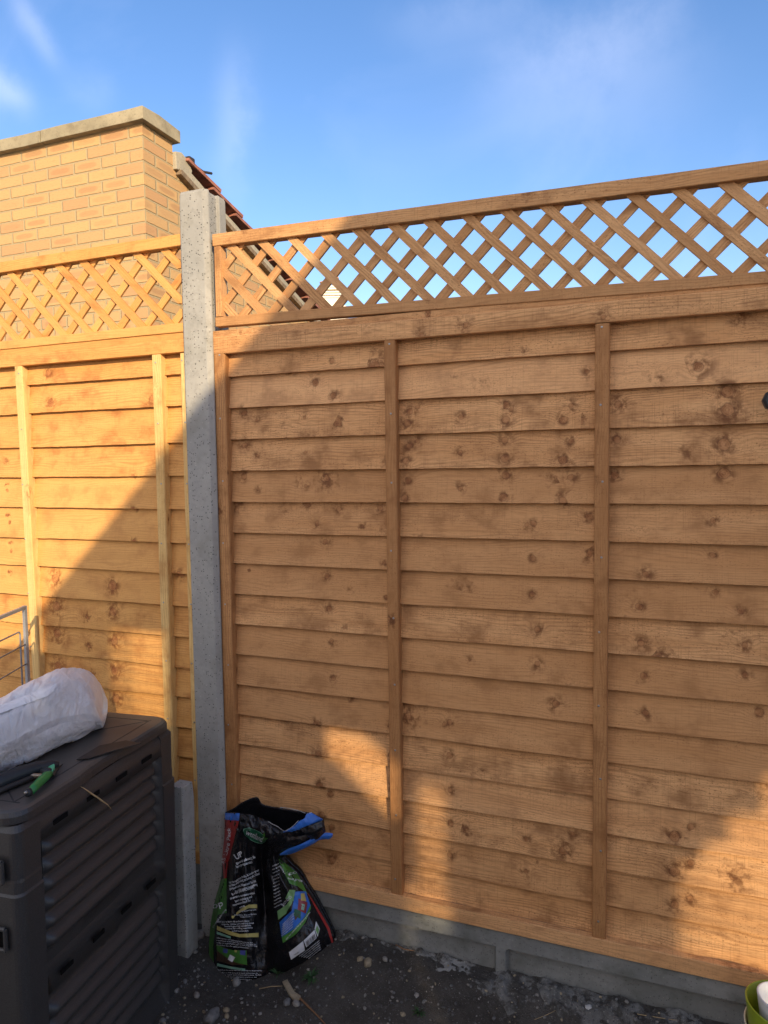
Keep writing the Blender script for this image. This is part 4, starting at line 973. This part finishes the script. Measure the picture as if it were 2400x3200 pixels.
# ------------------------------------------------------------------ SOIL BAG
def c6(X, Y): return ((600 + X * .31646) / KD, (2450 + Y * .31646) / KD)
FR = [  # rows bottom -> top; (X, Y, world y)
 [(215, 2010, -.125), (300, 2050, -.150), (430, 2062, -.160), (570, 2020, -.160), (740, 1935, -.150), (930, 1860, -.14), (1200, 1745, -.10), (1400, 1600, -.045)],
 [(165, 1800, -.120), (270, 1850, -.165), (420, 1880, -.185), (580, 1870, -.180), (740, 1800, -.150), (930, 1720, -.165), (1170, 1600, -.130), (1390, 1490, -.050)],
 [(170, 1560, -.100), (260, 1600, -.155), (410, 1630, -.180), (570, 1640, -.170), (735, 1600, -.125), (910, 1520, -.155), (1110, 1400, -.130), (1300, 1310, -.050)],
 [(195, 1330, -.085), (260, 1370, -.140), (400, 1400, -.165), (560, 1410, -.155), (730, 1400, -.100), (880, 1330, -.140), (1050, 1230, -.125), (1210, 1140, -.050)],
 [(235, 1130, -.070), (290, 1160, -.120), (410, 1190, -.150), (560, 1200, -.140), (720, 1190, -.080), (860, 1150, -.125), (990, 1080, -.115), (1135, 1020, -.050)],
 [(290, 930, -.060), (340, 950, -.105), (430, 960, -.135), (560, 960, -.125), (700, 980, -.070), (820, 960, -.110), (930, 930, -.105), (1050, 895, -.055)],
 [(300, 740, -.055), (350, 750, -.095), (440, 740, -.120), (550, 740, -.115), (680, 760, -.070), (780, 780, -.095), (850, 790, -.095), (940, 800, -.060)],
 [(320, 560, -.055), (380, 560, -.090), (470, 550, -.110), (570, 560, -.110), (690, 610, -.085), (780, 665, -.095), (840, 700, -.095), (880, 716, -.075)],
 [(325, 420, -.055), (390, 410, -.085), (480, 405, -.105), (590, 430, -.115), (740, 505, -.115), (850, 575, -.120), (1040, 585, -.115), (1250, 555, -.080)],
 [(330, 285, -.050), (400, 278, -.070), (480, 290, -.085), (610, 310, -.095), (760, 375, -.100), (905, 465, -.115), (1060, 435, -.115), (1295, 345, -.070)]]
BKR = [(330, 278, -.030), (410, 238, -.030), (520, 168, -.030), (640, 130, -.030), (700, 200, -.034), (870, 235, -.036), (1050, 265, -.034), (1190, 285, -.030)]
def cr(p0, p1, p2, p3, t_): return .5 * ((2 * p1) + (p2 - p0) * t_ + (2 * p0 - 5 * p1 + 4 * p2 - p3) * t_ ** 2 + (-p0 + 3 * p1 - 3 * p2 + p3) * t_ ** 3)
FA = np.array(FR, float)
def up_axis(A, n):
    m = A.shape[0]; out = []
    for i in range((m - 1) * n + 1):
        k = min(i // n, m - 2); t_ = (i - k * n) / n
        out.append(cr(A[max(k - 1, 0)], A[k], A[k + 1], A[min(k + 2, m - 1)], t_))
    return np.array(out)
NB, NA = 14, 16
G = up_axis(FA, NB); G = np.swapaxes(up_axis(np.swapaxes(G, 0, 1), NA), 0, 1)   # (rows, cols, 3)
nr_, nc_ = G.shape[:2]
S3 = np.zeros_like(G)
for i in range(nr_):
    for j in range(nc_):
        X, Y, yy = G[i, j]; b_ = i / NB; a = j / NA
        edge = min(1, min(a, 7 - a) / .5); lo_ = min(1, b_ / .6)
        # pinched vertical pleats around the waist, broad dents elsewhere
        pl = .0075 * math.exp(-((b_ - 5.2) / 2.1) ** 2) * math.sin(a * 6.5 + 1.4 * nz(b_ * .8, a, 1)) * edge
        pl += .005 * nz(a * 1.6, b_ * 1.1, 4) * edge + .0035 * nz(a * 4, b_ * 2.2, 9) * edge
        if b_ > 7.6: pl += .006 * nz(a * 3, b_ * 3, 12) * edge
        p = py(*c6(X, Y), yy + pl * lo_)
        if i == nr_ - 1 and a > 3.2: p.z += .003 * nz(a * 14, 1, 1)
        S3[i, j] = p
bag = empty('soil_bag', (.16, -.12, -.27), 'torn open black plastic bag of topsoil with printed text, slumped against the fence', 'bag')
mb = MB(); mb.grid([[Vector(S3[i, j]) for j in range(nc_)] for i in range(nr_)])
# back skin: same outline pushed against the fence, up to the rear rim
BK = up_axis(np.array(BKR, float), NA)
rows = []
for i in range(nr_):
    L_, R_ = Vector(S3[i, 0]), Vector(S3[i, -1]); row = []
    for j in range(nc_):
        f = j / (nc_ - 1); base_p = Vector(S3[i, j])
        d = base_p - CAM; yb = -.026 - .006 * math.sin(math.pi * f)
        p = base_p.copy(); p.y = max(p.y, yb) if False else yb
        if f in (0., 1.): p = base_p.copy(); p.y = (base_p.y + yb) / 2 if i < nr_ - 10 else base_p.y
        if f not in (0., 1.):
            p.x = L_.x + (R_.x - L_.x) * f; p.z = base_p.z if i < nr_ - 1 else base_p.z
        row.append(p)
    rows.append(row)
rim = [py(*c6(x, y_ + 5 * nz(k * .9, 1, 1)), yy) for k, (x, y_, yy) in enumerate(BK)]
cut = nr_ - NB * 2
rr_ = rows[:cut]
last = rr_[-1]
for k in range(1, 15):
    f = k / 14; rr_.append([last[j].lerp(rim[j], f) for j in range(nc_)])
mb.grid(rr_, flip=True)
# close the sides
side = lambda j: [[Vector(S3[min(nr_ - 1, int(i * (nr_ - 1) / (len(rr_) - 1))), j]), rr_[i][j]] for i in range(len(rr_))]
mb.grid(side(0)); mb.grid(side(nc_ - 1), flip=True)
mb.grid([[Vector(S3[0, j]), rr_[0][j]] for j in range(nc_)])
body = part(mb, 'film_body', 'film', bag, smooth=True, fix=False)
body.modifiers.new('thickness', 'SOLIDIFY').thickness = .0008
# ---- print mapping
PX = G[:, :, 0]; PYY = G[:, :, 1]
def onbag(X, Y, lift=.0012):
    d2 = (PX - X) ** 2 + (PYY - Y) ** 2; i, j = np.unravel_index(np.argmin(d2), d2.shape)
    i0 = min(max(i, 1), nr_ - 2); j0 = min(max(j, 1), nc_ - 2)
    gu = np.array([[PX[i0 + 1, j0] - PX[i0 - 1, j0], PX[i0, j0 + 1] - PX[i0, j0 - 1]], [PYY[i0 + 1, j0] - PYY[i0 - 1, j0], PYY[i0, j0 + 1] - PYY[i0, j0 - 1]]]) / 2
    try: st = np.linalg.solve(gu, np.array([X - PX[i, j], Y - PYY[i, j]]))
    except np.linalg.LinAlgError: st = np.zeros(2)
    st = np.clip(st, -.8, .8); fi = min(max(i + st[0], 0), nr_ - 1.001); fj = min(max(j + st[1], 0), nc_ - 1.001)
    a, b_ = int(fi), int(fj); u_, v_ = fi - a, fj - b_
    p = S3[a, b_] * (1 - u_) * (1 - v_) + S3[a + 1, b_] * u_ * (1 - v_) + S3[a, b_ + 1] * (1 - u_) * v_ + S3[a + 1, b_ + 1] * u_ * v_
    p = Vector(p); n_ = Vector(S3[min(a + 1, nr_ - 1), b_] - S3[max(a - 1, 0), b_]).cross(Vector(S3[a, min(b_ + 1, nc_ - 1)] - S3[a, max(b_ - 1, 0)])).normalized()
    if n_.dot(CAM - p) < 0: n_ = -n_
    return p + n_ * lift + (CAM - p).normalized() * lift * .4
def patch(name, mat, quad, nx_=10, ny_=10, lift=.0012):
    """quad corners bottom-left, bottom-right, top-right, top-left in bag-picture units, or two polylines"""
    lo_, hi_ = quad
    def L(pl, f):
        f *= len(pl) - 1; i = min(int(f), len(pl) - 2); t_ = f - i
        return (pl[i][0] * (1 - t_) + pl[i + 1][0] * t_, pl[i][1] * (1 - t_) + pl[i + 1][1] * t_)
    mb = MB(); P = []
    for i in range(nx_ + 1):
        a, b_ = L(lo_, i / nx_), L(hi_, i / nx_); P.append([onbag(a[0] + (b_[0] - a[0]) * j / ny_, a[1] + (b_[1] - a[1]) * j / ny_, lift) for j in range(ny_ + 1)])
    mb.grid(P, flip=True); return part(mb, name, mat, bag, smooth=True, fix=False)
def bagtext(s_, A, B, h, mat='f_white', lift=.0022, arc=0.):
    vs, fs, asp = text_mesh(s_); mb = MB(); dx, dy = B[0] - A[0], B[1] - A[1]; L = math.hypot(dx, dy); nx_, ny_ = dy / L, -dx / L
    for x, y in vs:
        hh = y / .7 * h; off = arc * math.sin(math.pi * x); mb.v.append(onbag(A[0] + dx * x + nx_ * (hh + off), A[1] + dy * x + ny_ * (hh + off), lift))
    for f in fs: mb.face(f)
    return part(mb, 'printed_lettering', mat, bag, fix=False)
patch('printed_panel', 'f_blue', ([(328, 350), (395, 358), (465, 362)], [(330, 284), (400, 288), (475, 290)]), 10, 6)
patch('printed_panel', 'f_red', ([(303, 780), (300, 740), (325, 520), (328, 352)], [(352, 780), (375, 730), (425, 520), (466, 364)]), 24, 6)
patch('printed_panel', 'f_red', ([(318, 935), (303, 780)], [(342, 925), (352, 780)]), 10, 4)
patch('printed_panel', 'f_green', ([(210, 1960), (168, 1800), (172, 1560), (196, 1330), (237, 1130), (292, 940)], [(222, 1990), (218, 1830), (214, 1600), (240, 1360), (345, 1290), (344, 930)]), 40, 8)
patch('printed_panel', 'f_black', ([(240, 1370), (262, 1290)], [(330, 1400), (350, 1272)]), 6, 6, .0018)
patch('printed_panel', 'f_yellow', ([(248, 1440), (380, 1490), (470, 1512), (655, 1512)], [(250, 1400), (380, 1452), (470, 1480), (655, 1470)]), 24, 3)
patch('printed_panel', 'f_yellow', ([(435, 1295), (500, 1255), (560, 1225), (640, 1225)], [(440, 1270), (500, 1220), (560, 1190), (640, 1188)]), 18, 3)
patch('printed_panel', 'f_yellow', ([(398, 1328), (412, 1324)], [(392, 1302), (428, 1300)]), 3, 3)
patch('printed_panel', 'f_mint', ([(247, 1480), (385, 1526)], [(247, 1455), (385, 1506)]), 8, 2)
patch('printed_panel', 'f_mint', ([(250, 1797), (400, 1825), (525, 1842)], [(252, 1770), (400, 1803), (525, 1822)]), 10, 2)
patch('printed_picture', 'f_brown', ([(250, 1745), (400, 1785), (545, 1785)], [(246, 1580), (400, 1640), (540, 1640)]), 14, 10)
patch('printed_picture', 'f_green', ([(250, 1640), (330, 1700), (430, 1760), (545, 1783)], [(247, 1585), (330, 1620), (430, 1642), (541, 1642)]), 14, 8, .0018)
patch('printed_picture', 'f_white', ([(358, 1728), (400, 1755)], [(380, 1680), (432, 1708)]), 4, 4, .0024)
patch('printed_picture', 'f_violet', ([(478, 1680), (530, 1690)], [(480, 1640), (532, 1642)]), 4, 4, .0024)
patch('printed_picture', 'f_violet', ([(312, 1660), (352, 1668)], [(315, 1620), (360, 1630)]), 4, 4, .0024)
patch('printed_picture', 'f_yellow', ([(425, 1655), (445, 1660)], [(422, 1634), (448, 1638)]), 3, 3, .0026)
# right half
patch('printed_panel', 'f_green', ([(850, 740), (900, 850), (960, 985), (1040, 1010), (1130, 1085)], [(890, 740), (960, 800), (1035, 880), (1090, 985), (1140, 1090)]), 24, 8)
patch('printed_panel', 'f_lgreen', ([(855, 1340), (930, 1280), (985, 1180)], [(845, 1255), (940, 1190), (1020, 1045)]), 14, 6)
patch('printed_panel', 'f_lgreen', ([(925, 1130), (1000, 1160)], [(960, 1045), (1020, 1045)]), 6, 6)
patch('printed_panel', 'f_blue', ([(888, 1510), (1010, 1430), (1110, 1310), (1172, 1210)], [(865, 1365), (985, 1250), (1020, 1060), (1120, 1060)]), 24, 12)
patch('printed_panel', 'f_green', ([(902, 1568), (1020, 1490), (1120, 1360), (1172, 1225)], [(888, 1510), (1010, 1430), (1110, 1310), (1168, 1195)]), 20, 4, .0016)
for (q1, q2, m_) in ((((1005, 1300), (1070, 1330)), ((1010, 1230), (1075, 1250)), 'f_dkgreen'), (((1040, 1240), (1120, 1280)), ((1050, 1130), (1135, 1170)), 'f_mid'), (((1075, 1150), (1125, 1160)), ((1070, 1085), (1105, 1080)), 'f_yellow'), (((1020, 1345), (1060, 1290)), ((1010, 1300), (1060, 1240)), 'f_brown'), (((1075, 1240), (1100, 1250)), ((1080, 1180), (1110, 1190)), 'f_mint')):
    patch('printed_picture', m_, (list(q1), list(q2)), 5, 5, .0022)
patch('printed_panel', 'f_red', ([(1143, 1090), (1240, 1270), (1330, 1430), (1382, 1580)], [(1140, 1075), (1255, 1250), (1355, 1420), (1396, 1560)]), 24, 3)
patch('printed_label', 'f_white', ([(978, 1732), (1115, 1640)], [(958, 1660), (1098, 1548)]), 8, 6)
patch('printed_label', 'f_white', ([(1128, 1610), (1228, 1520)], [(1103, 1545), (1208, 1440)]), 8, 6)
patch('printed_label', 'f_white', ([(1238, 1510), (1260, 1430)], [(1208, 1430), (1222, 1355)]), 6, 5)
patch('printed_label', 'f_lgreen', ([(1240, 1490), (1252, 1440)], [(1215, 1440), (1232, 1395)]), 5, 5, .0018)
rb = random.Random(5)
x = .03
while x < .93:
    w_ = rb.choice((.012, .02, .035)); A = (1118 + 92 * x, 1560 - 88 * x); dd_ = (14, 42)
    patch('barcode_bar', 'f_black', ([(A[0] + dd_[0], A[1] + dd_[1]), (A[0] + dd_[0] + 95 * w_, A[1] + dd_[1] - 88 * w_)], [A, (A[0] + 95 * w_, A[1] - 88 * w_)]), 1, 3, .0022); x += w_ + rb.choice((.02, .03, .04))
# blue lining turned over the torn lip
patch('torn_lining', 'f_blue', ([(905, 480), (1000, 465), (1060, 450), (1180, 400), (1290, 352)], [(915, 462), (990, 430), (1055, 425), (1180, 372), (1280, 346)]), 18, 4, .002)
mb = MB(); A_ = [(905, 470, -.118), (980, 430, -.120), (1020, 405, -.122), (1060, 365, -.122), (1110, 340, -.118), (1130, 300, -.110), (1180, 284, -.098), (1240, 318, -.085), (1290, 345, -.075)]
B_ = [(912, 478, -.118), (985, 466, -.122), (1030, 458, -.124), (1075, 440, -.124), (1125, 420, -.120), (1165, 400, -.115), (1205, 385, -.105), (1250, 365, -.09), (1294, 352, -.078)]
a1, b1_ = up_axis(np.array(A_, float), 6), up_axis(np.array(B_, float), 6)
mb.grid([[py(*c6(a[0] * (1 - f) + b_[0] * f, a[1] * (1 - f) + b_[1] * f + (5 * nz(k * .9, 2, 3) if f == 0 else 0)), (a[2] * (1 - f) + b_[2] * f) - .004 * math.sin(math.pi * f) + .004 * nz(k * .6, f * 3, 2)) for f in (0, .25, .5, .75, 1)] for k, (a, b_) in enumerate(zip(a1, b1_))])
part(mb, 'torn_lining', 'f_blue', bag, smooth=True)
# flap corner hanging at right with blue underside
mb = MB(); T_ = [(870, 705, -.100), (980, 690, -.105), (1100, 640, -.105), (1200, 590, -.095), (1255, 555, -.085), (1320, 545, -.075), (1355, 545, -.070), (1388, 520, -.066)]
U_ = [(868, 690, -.100), (950, 640, -.110), (1060, 600, -.115), (1180, 540, -.105), (1235, 510, -.095), (1290, 490, -.082), (1330, 480, -.074), (1390, 488, -.066)]
a1, b1_ = up_axis(np.array(T_, float), 6), up_axis(np.array(U_, float), 6)
mb.grid([[py(*c6(a[0] * (1 - f) + b_[0] * f, a[1] * (1 - f) + b_[1] * f), (a[2] * (1 - f) + b_[2] * f) - .006 * math.sin(math.pi * f) - .003 + .003 * nz(k * .5, f * 3, 6)) for f in (0, .25, .5, .75, 1)] for k, (a, b_) in enumerate(zip(a1, b1_))])
part(mb, 'torn_lining', 'f_blue', bag, smooth=True)
mb = MB(); T_ = [(1180, 560, -.100), (1240, 545, -.098), (1290, 500, -.088), (1322, 470, -.078)]; U_ = [(1060, 440, -.12), (1180, 400, -.115), (1270, 370, -.095), (1300, 345, -.078)]
a1, b1_ = up_axis(np.array(T_, float), 6), up_axis(np.array(U_, float), 6)
mb.grid([[py(*c6(a[0] * (1 - f) + b_[0] * f, a[1] * (1 - f) + b_[1] * f), (a[2] * (1 - f) + b_[2] * f) - .012 * math.sin(math.pi * f) - .004 + .005 * nz(k * .4, f * 3, 16)) for f in (0, .2, .4, .6, .8, 1)] for k, (a, b_) in enumerate(zip(a1, b1_))])
part(mb, 'film_flap', 'film', bag, smooth=True)
# torn white fringe on the rims
mb = MB()
for pl, s0, s1, yy in (([(750, 370), (800, 400), (850, 425), (890, 455), (915, 475), (910, 520)], .4, 1, -.112), ([(870, 232), (950, 240), (1000, 252), (1060, 265), (1120, 290)], .4, 1, -.040), ([(1130, 300), (1180, 282)], .3, 1, -.100), ([(920, 468), (985, 428), (1050, 365)], .3, 1, -.122)):
    A = up_axis(np.array([(a, b_, yy) for a, b_ in pl], float), 7)
    mb.grid([[py(*c6(p[0], p[1] + 2 + 3 * nz(k * 1.3, 1, 2)), p[2] - .002), py(*c6(p[0], p[1] - 5 + 6 * nz(k * 1.9, 7, 2)), p[2] - .003)] for k, p in enumerate(A)])
part(mb, 'torn_edge', 'f_white', bag)
# logo
mb = MB(); lc = (622, 512); n = 40
def ell(k, s_): a = 2 * math.pi * k / n; return (lc[0] + s_ * 112 * math.cos(a) + 0.0, lc[1] + s_ * (60 * math.sin(a) + 44 * math.cos(a)) - 4)
mb.grid([[onbag(*ell(k, s_), .0014) for s_ in (.001, .35, .7, 1)] for k in range(n + 1)]); part(mb, 'printed_logo', 'f_dkgreen', bag, fix=False)
mb = MB(); mb.grid([[onbag(*ell(k, s_), .0017) for s_ in (.97, 1.03)] for k in range(20, 37)]); mb.grid([[onbag(*ell(k, s_), .0017) for s_ in (.97, 1.03)] for k in range(5, 14)]); part(mb, 'printed_logo', 'f_mint', bag, fix=False)
mb = MB(); 
for c_, r_, an in (((712, 505), (12, 26), .2), ((728, 535), (24, 9), -.1), ((700, 548), (14, 8), .6)):
    mb.grid([[onbag(c_[0] + s_ * (r_[0] * math.cos(a) * math.cos(an) - r_[1] * math.sin(a) * math.sin(an)), c_[1] + s_ * (r_[0] * math.cos(a) * math.sin(an) + r_[1] * math.sin(a) * math.cos(an)), .0024) for s_ in (.01, 1)] for a in [2 * math.pi * k / 12 for k in range(13)]])
part(mb, 'printed_logo', 'f_green', bag, fix=False)
bagtext('westland', (533, 490), (690, 565), 52, lift=.0028)
for s_, A, B, h in (('UP', (442, 745), (515, 705), 55), ('general planting &', (440, 790), (622, 725), 24), ('lawn preparation', (438, 828), (602, 772), 24),
    ('for creating new beds & borders your', (380, 985), (655, 858), 22), ('garden, improving existing soils. Ideal', (378, 1015), (662, 892), 22), ('gardeners own Westland Top Soil', (380, 1045), (630, 965), 22), ('for a high quality lawn levelling', (430, 1068), (640, 1000), 22),
    ('it is also perfect for lawn', (400, 1095), (610, 1025), 22), ('preparation, contains mineral', (385, 1135), (620, 1080), 22), ('lawn making soil', (432, 1165), (590, 1120), 22), ('recommended for', (405, 1205), (575, 1155), 22), ('use', (480, 1225), (525, 1207), 22),
    ('blend quality loam, silt and sand mixed', (255, 1365), (560, 1358), 15), ('organic matter providing good', (300, 1390), (603, 1378), 15), ('nutrient growing conditions.', (330, 1410), (580, 1402), 15), ('perfect for adding nutrients', (340, 1432), (592, 1424), 15), ('to beds and borders.', (400, 1455), (555, 1452), 15),
    ('heavy based soil with', (470, 1262), (630, 1245), 14), ('and moisture. This soil has been', (420, 1300), (632, 1290), 14), ('weed free', (480, 1315), (570, 1312), 14),
    ('When creating a new bed in your garden you may find', (250, 1520), (590, 1572), 11), ('a small need of soil. Use Top Soil to increase the', (250, 1545), (625, 1590), 11), ('nutrient rich depth of soil for your new bed, giving your plants', (250, 1568), (640, 1605), 11), ('the perfect start for quick establishment.', (250, 1590), (560, 1620), 11),
    ('Top Soil can be used in new beds which have no base over the', (252, 1835), (688, 1845), 11), ('years. Place a 7-10 cm layer on beds and borders for', (252, 1862), (650, 1868), 11), ('planting or in deeper layers around existing plants. Top Soil', (252, 1882), (680, 1885), 11), ('provides a rich supply of organic matter to the', (252, 1900), (640, 1905), 11), ('source of nutrition for new and established plants.', (252, 1918), (600, 1928), 11)):
    bagtext(s_, A, B, h, lift=.0030)
bagtext('35 Litre Pack', (318, 790), (385, 430), 34, arc=-22)
bagtext('op', (212, 1235), (318, 1200), 62); bagtext('general planting', (213, 1420), (345, 1238), 16)
bagtext('to', (950, 905), (1042, 880), 30); bagtext('lawn prepa', (945, 935), (1085, 970), 22); bagtext('planting &', (856, 815), (915, 895), 20)
bagtext('QUALITY ADVICE', (905, 1210), (985, 1120), 26, 'f_white')
for k in range(13):
    bagtext('topsoil mix for', (800 + k * 1.5, 815 + k * 34), (856 + k * 3, 792 + k * 33), 13)
for k in range(6):
    bagtext('ideal for beds and lawns', (893 + k * 2, 1500 - k * 22), (1000 + k * 3, 1410 - k * 28), 12)
bagtext('visit our website for gardening advice', (935, 1540), (1165, 1270), 14)
for k in range(5): bagtext('Westland Horticulture Limited Huntingdon', (1060 + k * 22, 1700 + k * 6), (1255 + k * 4, 1545 + k * 20), 10)
bagtext('TOP SOIL', (1010, 1690), (1060, 1655), 9, 'f_black')

# ------------------------------------------------------------------ PLANT POTS (bottom right)
def pot(c, r_top, r_bot, h, mat, label, tilt, floor=.012, th=.004, name='plant_pot'):
    T = Matrix.Translation(c) @ Matrix.Rotation(tilt[0], 4, 'X') @ Matrix.Rotation(tilt[1], 4, 'Y'); mb = MB()
    mb.lathe([(.0001, -h), (r_bot, -h), (r_bot + (r_top - r_bot) * .5 + .002, -h * .5), (r_top, -.004), (r_top + .0005, -.001), (r_top - .002, 0), (r_top - th, -.002), (r_bot - th + (r_top - r_bot) * .5, -h * .5), (r_bot - th, -h + floor), (.0001, -h + floor)], M4=T, n=64)
    o = mb.build(name, mat, None, smooth=True, origin=c); o['group'] = 'nested plastic plant pots by the gravel board'; return tag(o, label, 'plant pot')
pc = py(1611, 2150, -.20)
cg = Vector((pc.x + .106, -.21, .072))
pot(cg, .108, .085, .12, 'pot_green', 'lime green plastic pot between the two white ones at the bottom right', (-.10, .05))
pot(cg + Vector((.004, -.004, .016)), .088, .062, .11, 'pot_white', 'white plastic pot nested inside the lime green one', (-.16, .10))
pot(cg + Vector((.014, -.004, -.050)), .124, .095, .20, 'pot_beige', 'cream plastic pot holding the lime green one from below', (-.02, .0))
pot(cg + Vector((.010, .0, -.16)), .128, .10, .20, 'pot_beige', 'lowest cream plastic pot standing on the soil under the others', (0, 0))
mb = MB(); mb.tube([cg + Vector((-.02, -.03, -.02)), cg + Vector((-.005, -.055, -.045))], .0008, 5)
tag(mb.build('twig', 'twig', None, origin=cg), 'tiny dark twig inside the white pot', 'twig')
# dark octagonal fitting at the right edge
oc = py(1673, 864, -.055); mb = MB()
Tm = Matrix.Translation(oc) @ Matrix.Rotation(math.pi / 2, 4, 'X')
mb.lathe([(.001, .012), (.020, .012), (.026, .004), (.026, -.020), (.018, -.034), (.001, -.034)], M4=Tm, n=8)
tag(mb.build('solar_light', 'grip', None, origin=oc), 'black octagonal plastic light fixed to the shaded fence panel at the right edge', 'fence light')
# ------------------------------------------------------------------ LITTER, TWIGS AND WEEDS ON THE SOIL
def gp(u, v, h=.003):
    p = pz(u, v, -.262)
    for _ in range(4): p = pz(u, v, ground_z(p.x, p.y) + h)
    return p
def twig(pts, r_, mat, lab, cat='twig', name='twig'):
    P = [gp(*p) + Vector((0, 0, .003)) for p in pts]; mb = MB(); mb.tube(P, [r_ * (1 - .6 * i / (len(P) - 1)) for i in range(len(P))], 6)
    tag(mb.build(name, mat, None, smooth=True, origin=P[0]), lab, cat, 'bits of twig and straw on the soil')
twig([(642, 2152), (665, 2175), (690, 2200), (712, 2225)], .0035, 'twig', 'long orange brown stalk running from the weed to the bottom edge')
twig([(855, 2040 + 3), (872, 2052), (895, 2056)], .0022, 'twig', 'short reddish twig on the soil right of the bag') 
twig([(1010, 2062), (1025, 2070), (1040, 2074)], .002, 'twig', 'small brown twig below the gravel board')
twig([(410, 1888), (440, 1893), (468, 1900)], .0018, 'straw', 'pale straw between the stub post and the bag', 'straw', 'straw')
twig([(560, 2138), (585, 2133), (610, 2132)], .0018, 'straw', 'straw lying flat in front of the bag', 'straw', 'straw')
twig([(500, 2120), (540, 2105), (575, 2085), (560, 2110)], .0013, 'straw', 'thin curved grass stem leaning on the bag front', 'straw', 'straw')
twig([(1320, 2175), (1360, 2190), (1420, 2200), (1500, 2212)], .0016, 'straw', 'long thin straw on the concrete footing at right', 'straw', 'straw')
twig([(1155, 2205), (1180, 2195), (1200, 2185)], .0012, 'straw', 'fine straw near the bottom edge right of centre', 'straw', 'straw')
mb = MB(); P = [gp(610, 2124), gp(621, 2122), gp(636, 2146), gp(650, 2158), gp(640, 2170), gp(624, 2152)]
mb.v = [p + Vector((0, 0, .006 + .004 * (i % 2))) for i, p in enumerate(P)] + [p + Vector((0, 0, .002)) for p in P]; mb.face(list(range(6))); mb.face(list(range(11, 5, -1)))
for k in range(6): mb.face([k, (k + 1) % 6, 6 + (k + 1) % 6, 6 + k])
tag(mb.build('dead_leaf', 'stone2', None, origin=P[0]), 'torn pale dead leaf on the soil under the weed', 'leaf')
rl = random.Random(9)
def weed(u, v, n, L, lab):
    c = gp(u, v); mb = MB()
    for i in range(n):
        a = rl.uniform(0, 6.28); el = rl.uniform(.25, 1.1); l_ = L * rl.uniform(.5, 1); d = Vector((math.cos(a) * math.cos(el), math.sin(a) * math.cos(el), math.sin(el))); sd = Vector((-math.sin(a), math.cos(a), 0)) * l_ * .07
        p1 = c + d * l_ * .5; p2 = c + d * l_ - Vector((0, 0, l_ * .25)); b = len(mb.v)
        mb.v += [c - sd * .4, c + sd * .4, p1 + sd, p1 - sd, p2]; mb.face([b, b + 1, b + 2, b + 3]); mb.face([b + 3, b + 2, b + 4])
    tag(mb.build('weed', 'leaf', None, origin=c, fix=False), lab, 'weed', 'small green weeds')
weed(672, 2112, 46, .045, 'small green weed tuft growing just right of the bag base')
weed(905, 2188, 34, .034, 'flat green weed at the bottom edge below the pebbles')
weed(600, 2105, 20, .04, 'thin grassy weed under the front edge of the bag')
